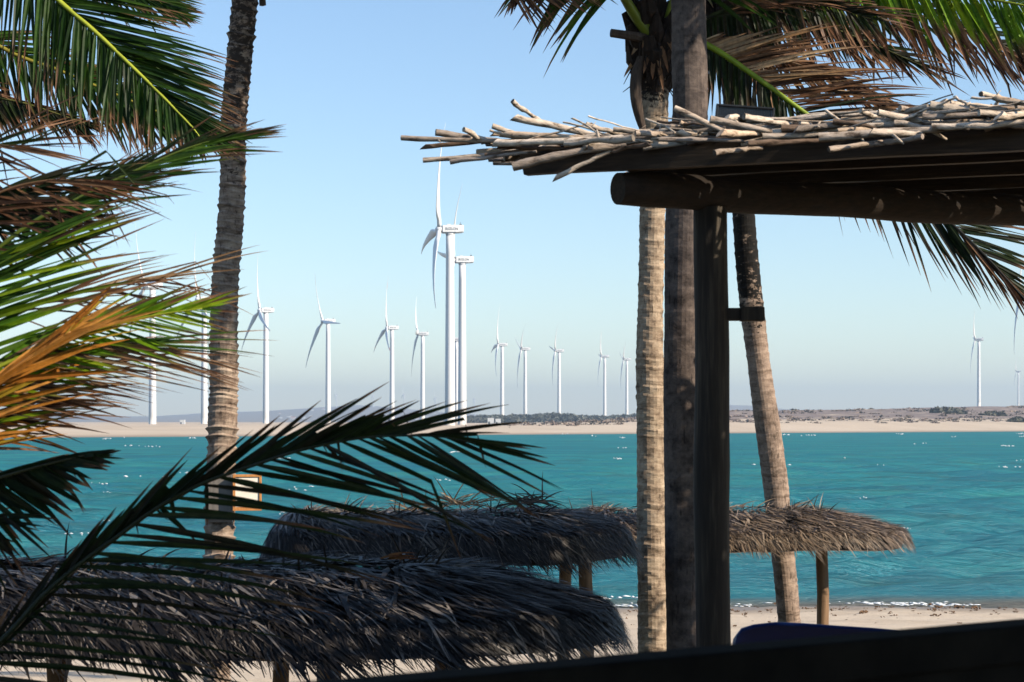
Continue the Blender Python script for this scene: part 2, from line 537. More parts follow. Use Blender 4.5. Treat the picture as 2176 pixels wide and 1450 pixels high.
def build_sea():
    mb = MB()
    rr = random.Random(5)
    waves = []
    for k in range(22):
        L = rr.choice([1.3, 1.8, 2.4, 3.1, 4.2, 5.5, 7.5]) * rr.uniform(0.85, 1.2)
        a = rad(rr.gauss(-62, 26))          # crests mostly across the view
        waves.append((2 * math.pi / L, math.cos(a), math.sin(a), 0.0135 * L ** 0.75, rr.uniform(0, 6.28)))
    rows, cols = 330, 420
    Z0, Z1 = 36.0, 1500.0
    for j in range(rows + 1):
        Z = Z0 * (Z1 / Z0) ** (j / rows)
        for i in range(cols + 1):
            s = -1 + 2 * i / cols
            u = (0.30 * s) if abs(s) < 0.93 else math.copysign(0.279 + (abs(s) - 0.93) * 12.0, s)
            x, y = u * Z, Z
            amp = sstep(0, 9, y - shore_y(x))
            res = (Z1 / Z0) ** (1 / rows)
            dz = 0.0
            for kx, cx, sy, A, ph in waves:
                if kx * Z * (res - 1) < 2.6:
                    dz += A * math.sin(kx * (x * cx + y * sy) + ph + 1.2 * mnoise.noise(Vector((x * 0.05, y * 0.05, ph))))
            # a low breaker close to the beach
            db = y - shore_y(x) + 0.9
            brk = 0.10 * math.exp(-(db / 0.55) ** 2) * clamp(0.5 + 1.2 * mnoise.noise(Vector((x * 0.25, 3.3, 0))))
            mb.vert((x, y, dz * (0.15 + 0.85 * amp) * 1.15 + brk))
    nx = cols + 1
    for j in range(rows):
        for i in range(cols):
            a = j * nx + i
            mb.f.append((a, a + 1, a + nx + 1, a + nx))
    m, nt, out = nodemat('sea water')
    p = N(nt, 'ShaderNodeBsdfPrincipled')
    p.inputs['Roughness'].default_value = 0.22
    p.inputs['IOR'].default_value = 1.33
    p.inputs['Specular IOR Level'].default_value = 0.0
    mp = coords(nt, (0.04, 0.10, 1))
    n1 = N(nt, 'ShaderNodeTexNoise', i_Scale=1.0, i_Detail=6.0, i_Roughness=0.6)
    nt.links.new(mp.outputs[0], n1.inputs['Vector'])
    r = ramp(nt, [(0.32, (0.006, 0.160, 0.220)), (0.5, (0.012, 0.220, 0.245)), (0.68, (0.026, 0.275, 0.255))])
    nt.links.new(n1.outputs['Fac'], r.inputs[0])
    col = r.outputs[0]
    # shallow water over sand: bluer-green and sandier towards the beach
    tc = nt.nodes.new('ShaderNodeTexCoord')
    sx = N(nt, 'ShaderNodeSeparateXYZ')
    nt.links.new(tc.outputs['Object'], sx.inputs[0])
    sh = N(nt, 'ShaderNodeMath', operation='MULTIPLY_ADD')
    sh.inputs[1].default_value = -0.10
    nt.links.new(sx.outputs['X'], sh.inputs[0])
    nt.links.new(sx.outputs['Y'], sh.inputs[2])
    mr = N(nt, 'ShaderNodeMapRange')
    mr.inputs['From Min'].default_value = 47.0
    mr.inputs['From Max'].default_value = 120.0
    nt.links.new(sh.outputs[0], mr.inputs[0])
    col = mix_rgb(nt, 'MIX', mr.outputs[0], mix_rgb(nt, 'MIX', 0.55, col, (0.028, 0.190, 0.240)), col)
    mr2 = N(nt, 'ShaderNodeMapRange')
    mr2.inputs['From Min'].default_value = 44.2
    mr2.inputs['From Max'].default_value = 47.0
    nt.links.new(sh.outputs[0], mr2.inputs[0])
    col = mix_rgb(nt, 'MIX', mr2.outputs[0], (0.16, 0.15, 0.115), col)
    # olive patches of weed and stirred sand on the bottom
    mpp = coords(nt, (0.10, 0.22, 1))
    n5 = N(nt, 'ShaderNodeTexNoise', i_Scale=1.0, i_Detail=5.0, i_Roughness=0.6)
    nt.links.new(mpp.outputs[0], n5.inputs['Vector'])
    r5 = ramp(nt, [(0.5, (0, 0, 0)), (0.72, (0.6, 0.6, 0.6))])
    nt.links.new(n5.outputs['Fac'], r5.inputs[0])
    col = mix_rgb(nt, 'MIX', r5.outputs[0], col, (0.025, 0.095, 0.080))
    nt.links.new(col, p.inputs['Base Color'])
    mw = coords(nt, (0.7, 1.8, 1))
    n2 = N(nt, 'ShaderNodeTexNoise', i_Scale=1.6, i_Detail=8.0, i_Roughness=0.62)
    nt.links.new(mw.outputs[0], n2.inputs['Vector'])
    mw2 = coords(nt, (0.28, 1.1, 1))
    n6 = N(nt, 'ShaderNodeTexNoise', i_Scale=1.0, i_Detail=5.0, i_Roughness=0.6)
    nt.links.new(mw2.outputs[0], n6.inputs['Vector'])
    b6 = N(nt, 'ShaderNodeBump', i_Strength=0.9, i_Distance=0.7)
    nt.links.new(n6.outputs['Fac'], b6.inputs['Height'])
    b = N(nt, 'ShaderNodeBump', i_Strength=0.9, i_Distance=0.45)
    nt.links.new(b6.outputs[0], b.inputs['Normal'])
    nt.links.new(n2.outputs['Fac'], b.inputs['Height'])
    nt.links.new(b.outputs[0], p.inputs['Normal'])
    gl = N(nt, 'ShaderNodeBsdfGlossy')
    gl.inputs['Roughness'].default_value = 0.32
    nt.links.new(b.outputs[0], gl.inputs['Normal'])
    mxs = N(nt, 'ShaderNodeMixShader')
    mxs.inputs[0].default_value = 0.09
    nt.links.new(p.outputs[0], mxs.inputs[1])
    nt.links.new(gl.outputs[0], mxs.inputs[2])
    nt.links.new(mxs.outputs[0], out.inputs[0])
    o = mb.build('sea', m, smooth=True)
    tag(o, kind='structure')


build_sea()


def build_foam():
    rr = random.Random(12)
    mb = MB()
    # shoreline wash: broken lace of foam flakes
    x = -16.0
    while x < 26:
        y = shore_y(x)
        for q in range(9):
            dx, dy = rr.uniform(-0.3, 0.3), rr.gauss(-2.05, 0.22)
            dens = mnoise.noise(Vector((x * 0.3, 7.7, 0)))
            if rr.random() > 0.18 + dens * 1.1:
                continue
            L, wd = rr.uniform(0.03, 0.16), rr.uniform(0.012, 0.05)
            blob(mb, Vector((x + dx, y + dy, 0.02 + rr.uniform(0, 0.02))), L, wd, 0.015, rr)
        x += 0.14
    # breaker crest
    x = -14.0
    while x < 24:
        d = mnoise.noise(Vector((x * 0.25, 3.3, 0)))
        if d > 0.12:
            blob(mb, Vector((x, shore_y(x) - 0.9 + rr.uniform(-0.12, 0.12), 0.10 + rr.uniform(-0.02, 0.03))), rr.uniform(0.06, 0.2), 0.04, 0.03, rr)
        x += 0.16
    o = mb.build('shore_foam', FOAM, smooth=True)
    tag(o, 'thin white foam washing up along the near waterline', 'foam', kind='stuff')
    mb = MB()
    for k in range(75):
        u = rr.uniform(-0.29, 0.29)
        py = HY + 29 + 230 * rr.random() ** 2.6
        Z = CAMZ * F / (py - HY)
        if Z > coast_Z(u) - 12 or Z < 62:
            continue
        s = rr.uniform(0.06, 0.24) * (1 + Z / 260.0) * (1.8 if rr.random() < 0.12 else 1)
        c = Vector((u * Z, Z, 0.12))
        for q in range(rr.randint(3, 8)):
            blob(mb, c + Vector((rr.gauss(0, s * 1.6), rr.gauss(0, s * 0.8), rr.uniform(0, 0.04 + Z * 0.0004))), s * rr.uniform(0.15, 0.7), s * 0.16, 0.012 + Z * 0.00032, rr)
    o = mb.build('whitecaps', FOAM, smooth=True)
    tag(o, 'scattered small whitecaps on the wind ruffled turquoise sea', 'whitecaps', kind='stuff')


def blob(mb, c, lx, ly, lz, rr):
    n = 7
    ids = []
    for k in range(n):
        a = 2 * math.pi * k / n
        q = rr.uniform(0.6, 1.15)
        ids.append(mb.vert(c + Vector((math.cos(a) * lx * q, math.sin(a) * ly * q, 0))))
    t = mb.vert(c + Vector((rr.uniform(-.2, .2) * lx, 0, lz)))
    bt = mb.vert(c - Vector((0, 0, lz * 0.6)))
    for k in range(n):
        mb.f.append((ids[k], ids[(k + 1) % n], t))
        mb.f.append((ids[(k + 1) % n], ids[k], bt))


build_foam()

# ------------------------------------------------------------------ far shore


def ridge_py(px):
    return kf([(-4000, 901), (900, 901), (1000, 897), (1180, 893), (1290, 889), (1350, 884), (1450, 874), (1560, 873), (1760, 872), (1900, 870), (2000, 866), (2080, 864), (2180, 866), (2600, 864), (4500, 868)], px)


def land_z(u, Z):
    px = CX + u * F
    Zc = coast_Z(u)
    d = Z - Zc
    if d < 0:
        return 0.02 + d * 0.03
    z = 0.02 + 0.9 * sstep(0, 22, d) + 1.5 * sstep(10, 120, d)
    x = u * Z
    wr = sstep(1020, 1500, px)
    # scrub covered dune rising behind the right-hand beach
    z += wr * 1.6 * sstep(20, 90, d)
    zr = CAMZ + (HY - ridge_py(px)) / F * Z
    k = sstep(70, 520, d)
    target = zr - 0.0016 * max(0, Z - Zc - 560)
    n = mnoise.noise(Vector((x * 0.012, Z * 0.006, 0))) * 0.9 + mnoise.noise(Vector((x * 0.05, Z * 0.02, 2))) * 0.35
    z = lerp(z, max(z, target), k * wr) + n * wr * k * 0.8
    z += 0.12 * mnoise.noise(Vector((x * 0.08, Z * 0.05, 5))) * sstep(5, 40, d)
    # hazy hills on the horizon
    hp = kf([(-4000, 868), (-400, 872), (120, 884), (330, 886), (420, 880), (560, 874), (700, 866), (760, 863), (860, 869), (960, 878), (1080, 886), (1300, 886), (1540, 862), (1600, 864), (1720, 876), (2300, 880), (4500, 872)], px)
    hz = (HY - hp) / F * Z + CAMZ
    kh = sstep(5200, 8600, Z)
    z = lerp(z, hz + mnoise.noise(Vector((x * 0.002, Z * 0.001, 9))) * 6, kh)
    return z


def build_land():
    mb = MB()
    cols, rows = 420, 190
    for i in range(cols + 1):
        s = -1 + 2 * i / cols
        u = 0.29 * s if abs(s) < 0.9 else math.copysign(0.261 + (abs(s) - 0.9) * 5.0, s)
        Zc = coast_Z(u) - 25
        for j in range(rows + 1):
            t = j / rows
            Z = Zc + 25 * (j / 8) if j < 8 else (Zc + 25) * (10500.0 / (Zc + 25)) ** ((j - 8) / (rows - 8))
            mb.vert((u * Z, Z, land_z(u, Z)))
    nr = rows + 1
    for i in range(cols):
        for j in range(rows):
            a = i * nr + j
            mb.f.append((a, a + nr, a + nr + 1, a + 1))
    m, nt, out = nodemat('far shore sand and scrub')
    p = N(nt, 'ShaderNodeBsdfPrincipled')
    p.inputs['Roughness'].default_value = 0.95
    p.inputs['Specular IOR Level'].default_value = 0.1
    mp = coords(nt, (0.02, 0.02, 0.05))
    n1 = N(nt, 'ShaderNodeTexNoise', i_Scale=1.0, i_Detail=7.0, i_Roughness=0.65)
    nt.links.new(mp.outputs[0], n1.inputs['Vector'])
    r = ramp(nt, [(0.3, (0.52, 0.415, 0.30)), (0.6, (0.63, 0.51, 0.38)), (0.8, (0.57, 0.455, 0.335))])
    nt.links.new(n1.outputs['Fac'], r.inputs[0])
    # low dry scrub grows above about three metres, broken by bare sand
    tc = nt.nodes.new('ShaderNodeTexCoord')
    sx = N(nt, 'ShaderNodeSeparateXYZ')
    nt.links.new(tc.outputs['Object'], sx.inputs[0])
    mp2 = coords(nt, (0.055, 0.03, 0.3))
    n2 = N(nt, 'ShaderNodeTexNoise', i_Scale=1.0, i_Detail=8.0, i_Roughness=0.72)
    nt.links.new(mp2.outputs[0], n2.inputs['Vector'])
    mr = N(nt, 'ShaderNodeMapRange')
    mr.inputs['From Min'].default_value = 3.2
    mr.inputs['From Max'].default_value = 6.2
    mr.inputs['To Min'].default_value = -0.25
    mr.inputs['To Max'].default_value = 0.12
    nt.links.new(sx.outputs['Z'], mr.inputs[0])
    ad = N(nt, 'ShaderNodeMath', operation='ADD')
    nt.links.new(n2.outputs['Fac'], ad.inputs[0])
    nt.links.new(mr.outputs[0], ad.inputs[1])
    rs = ramp(nt, [(0.46, (0, 0, 0)), (0.56, (1, 1, 1))])
    nt.links.new(ad.outputs[0], rs.inputs[0])
    mp3 = coords(nt, (0.2, 0.1, 0.4))
    n3 = N(nt, 'ShaderNodeTexNoise', i_Scale=1.0, i_Detail=4.0)
    nt.links.new(mp3.outputs[0], n3.inputs['Vector'])
    rc = ramp(nt, [(0.3, (0.17, 0.13, 0.12)), (0.55, (0.27, 0.21, 0.18)), (0.75, (0.40, 0.31, 0.24))])
    nt.links.new(n3.outputs['Fac'], rc.inputs[0])
    col = mix_rgb(nt, 'MIX', rs.outputs[0], r.outputs[0], rc.outputs[0])
    # wet sand along the water
    mw = N(nt, 'ShaderNodeMapRange')
    mw.inputs['From Min'].default_value = 0.05
    mw.inputs['From Max'].default_value = 0.7
    nt.links.new(sx.outputs['Z'], mw.inputs[0])
    col = mix_rgb(nt, 'MIX', mw.outputs[0], (0.30, 0.24, 0.18), col)
    # far plain is browner
    my = N(nt, 'ShaderNodeMapRange')
    my.inputs['From Min'].default_value = 2600
    my.inputs['From Max'].default_value = 3600
    nt.links.new(sx.outputs['Y'], my.inputs[0])
    col = mix_rgb(nt, 'MIX', my.outputs[0], col, (0.27, 0.235, 0.20))
    nt.links.new(col, p.inputs['Base Color'])
    nt.links.new(p.outputs[0], out.inputs[0])
    o = mb.build('far_shore', m, smooth=True)
    tag(o, kind='structure')


build_land()


def leafblob(mb, c, r, h, col, rr, n=46):
    """a shrub or tree clump: many small leaf faces spread through its volume"""
    for k in range(n):
        a = rr.uniform(0, 6.283)
        q = rr.random() ** 0.5
        zz = rr.random()
        wv = math.sin(math.pi * min(1, 0.25 + 0.75 * zz)) ** 0.6
        p = c + Vector((math.cos(a) * r * q * wv, math.sin(a) * r * q * wv, h * zz))
        s = r * rr.uniform(0.18, 0.36)
        d1 = Vector((rr.gauss(0, 1), rr.gauss(0, 1), rr.gauss(0, 0.7))).normalized() * s
        d2 = Vector((rr.gauss(0, 1), rr.gauss(0, 1), rr.gauss(0, 0.7))).normalized() * s * 0.8
        f = rr.uniform(0.6, 1.35)
        cc = tuple(x * f for x in col)
        i = [mb.vert(p + d1, cc), mb.vert(p + d2, cc), mb.vert(p - d1, cc), mb.vert(p - d2, cc)]
        mb.f.append(tuple(i))


def build_scrub():
    rr = random.Random(77)
    mb = MB()
    cnt = 0
    while cnt < 750:
        px = rr.uniform(1060, 2320)
        u = (px - CX) / F
        Zc = coast_Z(u)
        wr = sstep(1030, 1350, px)
        d = 55 + 420 * rr.random() ** 1.3
        if mnoise.noise(Vector((u * Zc * 0.03, d * 0.012, 4))) < -0.12:
            continue
        if rr.random() > 0.25 + wr * 0.75:
            continue
        Z = Zc + d + 20
        z = land_z(u, Z)
        r = rr.uniform(0.7, 2.2) * (1.0 + d / 600)
        h = r * rr.uniform(0.18, 0.38)
        col = rr.choice([(0.22, 0.165, 0.14), (0.27, 0.20, 0.165), (0.19, 0.155, 0.125), (0.32, 0.24, 0.185)])
        leafblob(mb, Vector((u * Z, Z, z - 0.15)), r, h, col, rr, 16)
        cnt += 1
    for px, py, r, h in ((2010, 878, 8.0, 2.2), (2032, 880, 6, 1.6), (2112, 884, 7, 1.6), (2165, 897, 5, 1.8)):
        u = (px - CX) / F
        Zc = coast_Z(u)
        best = min((abs(CAMZ - (py - HY) / F * Z - land_z(u, Z)), Z) for Z in [Zc + 40 + 8 * k for k in range(90)])
        Z = best[1]
        leafblob(mb, Vector((u * Z, Z, land_z(u, Z) - 0.2)), r, h, (0.10, 0.10, 0.075), rr, 240)
    o = mb.build('dune_scrub', SCRUBMAT)
    tag(o, 'low dry brown scrub covering the dunes behind the far beach', 'scrub', kind='stuff')
    mb = MB()
    for k in range(420):
        px = rr.uniform(985, 1372)
        u = (px - CX) / F
        Z = rr.uniform(1750, 2500)
        zt = kf([(985, 886), (1030, 883), (1120, 882), (1160, 879), (1200, 880), (1240, 884), (1300, 884), (1372, 883)], px) + rr.uniform(-1.5, 4)
        ztop = CAMZ + (HY - zt) / F * Z
        zb = land_z(u, Z)
        h = max(3.0, ztop - zb)
        leafblob(mb, Vector((u * Z, Z, zb - 0.3)), rr.uniform(4, 8), h, rr.choice([(0.105, 0.115, 0.095), (0.13, 0.135, 0.11), (0.09, 0.10, 0.085)]), rr, 70)
    o = mb.build('far_wood', SCRUBMAT)
    tag(o, 'dark line of low trees behind the turbines on the far shore', 'wood', kind='stuff')


build_scrub()


# ------------------------------------------------------------------ wind turbines
def turbine_proto():
    H, RB = 80.0, 44.0
    root = thing('wind_turbine', (0, 0, 0), 'white wind turbine', 'wind turbine', 'white wind turbines on the far shore')
    # tower with base flange and rust-stained foot
    mb = MB()
    zs = [-12, 0, 0.4, 0.41, 6, 12, 25, 40, 55, 70, 78.0]
    rs = [2.25, 2.25, 2.25, 2.1, 2.1, 2.06, 1.97, 1.86, 1.75, 1.64, 1.58]

    def tc(t, a):
        z = zs[min(len(zs) - 1, int(round(t * (len(zs) - 1))))]
        k = clamp(1 - z / 14) * 0.8
        return (lerp(1, 0.93, k), lerp(1, 0.80, k), lerp(1, 0.66, k))
    mb.tube([(0, 0, z) for z in zs], rs, 28, tc)
    mb.build('tower', WHITE, root, smooth=True)
    mb = MB()
    mb.tube([(0, 0, 77.7), (0, 0, 78.4)], [1.75, 1.75], 24, (0.75, 0.75, 0.78))
    mb.build('yaw_ring', WHITE, root)
    # nacelle: slightly tapered box with chamfers, roof hatch
    mb = MB()
    secs = [(-3.4, 1.45, 1.35, 1.25), (-3.1, 1.7, 1.6, 1.55), (2.5, 1.75, 1.55, 1.75), (5.0, 1.6, 1.3, 1.75), (5.5, 1.45, 1.15, 1.65)]
    rings = []
    for x, hy, zl, zh in secs:
        ch = 0.45
        pts = [(-hy + ch, -zl), (hy - ch, -zl), (hy, -zl + ch), (hy, zh - ch * .6), (hy - ch * .6, zh), (-hy + ch * .6, zh), (-hy, zh - ch * .6), (-hy, -zl + ch)]
        rings.append([mb.vert((x, a, H + b), (1, 1, 1)) for a, b in pts])
    for a, b in zip(rings, rings[1:]):
        for k in range(8):
            mb.f.append((a[k], a[(k + 1) % 8], b[(k + 1) % 8], b[k]))
    mb.f.append(tuple(rings[0]))
    mb.f.append(tuple(reversed(rings[-1])))
    mb.box((-1.2, -0.8, H + 1.73), (0.3, 0.8, H + 2.15), (1, 1, 1))
    mb.box((1.2, -0.6, H + 1.74), (2.0, 0.6, H + 1.95), (1, 1, 1))
    nac = mb.build('nacelle', WHITE, root)
    mb = MB()
    mb.box((3.9, -0.25, H + 1.72), (4.8, 0.25, H + 2.35))
    mb.tube([(4.35, 0, H + 2.3), (4.35, 0, H + 3.1)], 0.07, 6)
    mb.build('wind_sensor', GREYMETAL, nac)
    cu = bpy.data.curves.new('lettering', 'FONT')
    cu.body = 'SUZLON'
    cu.size = 1.35
    cu.extrude = 0.02
    cu.align_x = 'CENTER'
    cu.align_y = 'CENTER'
    cu.offset = 0.03
    to = bpy.data.objects.new('lettering_tmp', cu)
    COL.objects.link(to)
    dg = bpy.context.evaluated_depsgraph_get()
    me = bpy.data.meshes.new_from_object(to.evaluated_get(dg))
    bpy.data.objects.remove(to)
    me.name = 'lettering'
    me.materials.clear()
    me.materials.append(INK)
    lo = bpy.data.objects.new('lettering', me)
    COL.objects.link(lo)
    lo.parent = nac
    lo.rotation_euler = (rad(90), 0, 0)
    lo.location = (0.55, -1.78, H + 0.12)
    # hub / spinner
    mb = MB()
    hx = -4.3
    mb.tube([(-3.3, 0, H), (-3.45, 0, H), (-3.6, 0, H), (-4.9, 0, H), (-5.5, 0, H), (-5.9, 0, H), (-6.05, 0, H)], [1.2, 1.25, 1.5, 1.5, 1.15, 0.6, 0.15], 20, (0.97, 0.97, 0.98))
    mb.build('hub', WHITE, root, smooth=True)
    # blade (one, pointing up, root at the hub; copied three times)
    mb = MB()
    n = 26
    rings = []
    for i in range(n + 1):
        t = i / n
        r = 0.9 + (RB - 0.9) * t
        rho = r / RB
        if rho < 0.06:
            ch, th = 1.9, 1.9
        elif rho < 0.22:
            k = sstep(0.06, 0.22, rho)
            ch, th = lerp(1.9, 3.5, k), lerp(1.9, 0.85, k)
        else:
            k = (rho - 0.22) / 0.78
            ch = lerp(3.5, 0.55, k ** 0.85)
            th = lerp(0.85, 0.08, k ** 0.7)
        if i == n:
            ch *= 0.35
        tw = rad(lerp(34, 4, clamp((rho - 0.05) / 0.95) ** 0.6) + 8)
        off = -RB * (0.15 * rho - 0.10 * rho ** 2.4)
        ring = []
        for q in range(10):
            a = 2 * math.pi * q / 10
            cx = ch * 0.5 * math.cos(a) - ch * 0.18 * (1 if rho > 0.1 else 0)
            cy = th * 0.5 * math.sin(a)
            # chord lies along the in-plane direction (y), thickness along the rotor axis (x), then twisted
            yy = cx * math.cos(tw) - cy * math.sin(tw)
            xx = cx * math.sin(tw) + cy * math.cos(tw)
            ring.append(mb.vert((off + xx, yy, r), (1, 1, 1)))
        rings.append(ring)
    for a, b in zip(rings, rings[1:]):
        for q in range(10):
            mb.f.append((a[q], a[(q + 1) % 10], b[(q + 1) % 10], b[q]))
    mb.f.append(tuple(reversed(rings[0])))
    mb.f.append(tuple(rings[-1]))
    bl = mb.build('blade', WHITE, None, smooth=True)
    bl.parent = root
    bl.location = (hx, 0, H)
    blades = [bl]
    for k in (1, 2):
        c = bl.copy()
        COL.objects.link(c)
        blades.append(c)
    for k, b in enumerate(blades):
        b['spin'] = k
    return root


def copy_tree(o, parent=None):
    c = o.copy()
    COL.objects.link(c)
    if parent is not None:
        c.parent = parent
    for ch in [x for x in ALLCH.get(o.name, [])]:
        copy_tree(ch, c)
    return c


PROTO = turbine_proto()
ALLCH = {}
for o_ in list(COL.objects):
    if o_.parent is not None:
        ALLCH.setdefault(o_.parent.name, []).append(o_)

# (tower px, hub py, base py, azimuth of first blade, apparent yaw, label)
TUR = [
    (956, 488, 905, 21, 7, 'tallest white wind turbine in the photo, nearest on the far beach'),
    (982, 553, 904, 40, 9, 'second tallest white wind turbine, close behind the tallest one to its right'),
    (970, 722, 903, 0, 2, 'small white wind turbine half hidden between the towers of the two tallest ones'),
    (324, 607, 908, -30, 15, 'leftmost white wind turbine, seen through the green palm leaves left of the ringed palm trunk'),
    (434, 637, 907, -8, 18, 'white wind turbine partly hidden behind the left palm trunk, just left of that trunk'),
    (565, 660, 906, -8, 15, 'white wind turbine just right of the ringed left palm trunk'),
    (697, 683, 903, -25, 21, 'white wind turbine with one blade swung out to the right, between trunk and tallest turbine'),
    (833, 697, 897, 3, 12, 'white wind turbine with reddish blade tips'),
    (898, 710, 894, -35, 3, 'white wind turbine immediately left of the tallest turbine'),
    (1067, 733, 896, 20, 6, 'white wind turbine beside the two white transformer huts, first right of the tallest pair'),
    (1116, 742, 895, 52, 9, 'white wind turbine second to the right of the two tallest ones'),
    (1188, 746, 892, 40, 8, 'white wind turbine standing alone over the far tree line'),
    (1285, 758, 888, 36, 2, 'white wind turbine left neighbour of the one beside the pale palm trunk'),
    (1332, 764, 886, 50, 8, 'small white wind turbine just left of the pale sunlit palm trunk'),
    (2080, 722, 865, 38, 0, 'white wind turbine standing on the dune at the right'),
    (2164, 790, 863, 40, 0, 'smallest white wind turbine on the dune at the right edge'),
    (2183, 625, 866, 50, 5, 'large white wind turbine cut off by the right edge, one blade hanging into view'),
]
FAR = [(715, 838, 878, 10, 8), (794, 840, 880, -20, 10), (859, 838, 879, 0, 10), (926, 846, 884, 15, 8), (1009, 849, 889, 30, 5)]
FARL = ['faint hazy turbine far behind, right of the turbine with the swung out blade',
        'faint hazy turbine on the distant hill, between two near white turbines',
        'faint hazy turbine just right of the reddish tipped one',
        'faint hazy turbine far behind, just left of the tallest turbine',
        'faint hazy turbine far behind, just right of the tallest pair']
first = True
for k, (tx, hy_, by, az, yaw, lab) in enumerate(TUR + [(*f, l) for f, l in zip(FAR, FARL)]):
    Z = 80.0 * F / (by - hy_)
    root = PROTO if first else copy_tree(PROTO)
    first = False
    root['label'] = lab
    root['category'] = 'wind turbine'
    root['group'] = 'white wind turbines on the far shore' if k < len(TUR) else 'faint distant wind turbines in the haze'
    x = (tx - CX) / F * Z
    root.location = (x, Z, CAMZ - (by - HY) / F * Z)
    beta = math.degrees(math.atan((tx - CX) / F))
    root.rotation_euler = (0, 0, rad(yaw - beta))
    root['azimuth'] = az
    kids = [c for c in COL.objects if c.parent == root and c.name.startswith('blade')]
    for q, b in enumerate(kids):
        b.rotation_euler = (rad(az + 120 * q), rad(4), 0)
    if k == 7:      # reddish bands near the blade tips
        me = None
        for b in kids:
            if me is None:
                me = b.data.copy()
                at = me.attributes['tint']
                for i, vv in enumerate(me.vertices):
                    rho = vv.co.z / 44
                    if 0.74 < rho < 0.87 or rho > 0.95:
                        at.data[i].color = (0.95, 0.45, 0.38, 1)
            b.data = me
for o_ in COL.objects:
    for key in ('spin', 'azimuth'):
        if key in o_:
            del o_[key]


# ------------------------------------------------------------------ small things on the far shore
def ground_at(px, Z):
    u = (px - CX) / F
    return Vector((u * Z, Z, land_z(u, Z)))


def cabin(px, Z, wd, hh, dp, name, label, cat, group=None, flat=True):
    g = ground_at(px, Z)
    t = thing(name, g, label, cat, group)
    mb = MB()
    mb.box(g + Vector((-wd / 2, -dp / 2, -0.6)), g + Vector((wd / 2, dp / 2, hh)))
    mb.build('wall', WHITEPAINT, t)
    mb = MB()
    if flat:
        mb.box(g + Vector((-wd / 2 - .04, -dp / 2 - .04, hh + .003)), g + Vector((wd / 2 + .04, dp / 2 + .04, hh + 0.12)))
        mb.build('roof', WHITEPAINT, t)
    else:
        a = [g + Vector((sx * (wd / 2 + .3), sy * (dp / 2 + .3), hh + .01)) for sx, sy in ((-1, -1), (1, -1), (1, 1), (-1, 1))]
        ids = [mb.vert(p) for p in a] + [mb.vert(g + Vector((sx * wd * 0.4, 0, hh + dp * 0.22))) for sx in (-1, 1)]
        mb.f += [(ids[0], ids[1], ids[5], ids[4]), (ids[2], ids[3], ids[4], ids[5]), (ids[1], ids[2], ids[5]), (ids[3], ids[0], ids[4]), (ids[3], ids[2], ids[1], ids[0])]
        mb.build('roof', ROOFTILE, t)
    mb = MB()
    mb.box(g + Vector((-wd * 0.4, -dp / 2 - 0.05, 0.05)), g + Vector((-wd * 0.12, -dp / 2 - 0.003, min(2.0, hh * .5))))
    mb.build('door', GREYMETAL, t)
    return t


cabin(1043, 905, 2.9, 3.1, 2.6, 'transformer_hut', 'larger left one of two white boxy huts right of the tallest turbines', 'hut', 'white transformer huts')
cabin(1058.5, 905, 2.4, 2.7, 2.4, 'transformer_hut', 'smaller right one of two white boxy huts, at the foot of a turbine', 'hut', 'white transformer huts')
cabin(388, 1150, 2.8, 2.4, 2.4, 'transformer_hut', 'single white hut on the far beach between the two leftmost turbines', 'hut', 'white transformer huts')
cabin(938, 900, 1.6, 1.8, 1.6, 'transformer_hut', 'tiny white cabinet at the left foot of the tallest turbine', 'hut', 'white transformer huts')

# town on the hazy hill: each house a thing
rr = random.Random(9)
for k in range(26):
    px = rr.choice([rr.uniform(560, 980), rr.uniform(860, 940), rr.uniform(600, 760)])
    Z = rr.uniform(6000, 7800)
    s = rr.uniform(5, 12)
    cabin(px, Z, s * 1.5, s * 0.55, s, 'distant_house', 'tiny white house of the hazy hillside town behind the palm frond', 'house', 'houses of the hazy hillside town', flat=rr.random() < 0.6)

# red beach shelter
g = ground_at(778, 840)
t = thing('beach_tent', g, 'small round red tent on the far beach, seen through the dark frond', 'tent')
mb = MB()
rings = []
for j in range(7):
    a = j / 6 * math.pi / 2
    rings.append((1.25 * math.cos(a) + 0.02, 1.7 * math.sin(a)))
mb.tube([g + Vector((0, 0, z)) for r, z in rings], [r for r, z in rings], 18)
mb.build('canopy', RED, t, smooth=True)
mb = MB()
for k in range(6):
    a = k * math.pi / 3
    mb.tube([g + Vector((math.cos(a) * 1.27 * math.cos(j / 6 * math.pi / 2), math.sin(a) * 1.27 * math.cos(j / 6 * math.pi / 2), 1.72 * math.sin(j / 6 * math.pi / 2))) for j in range(7)], 0.03, 5)
mb.build('tent_pole', GREYMETAL, t)


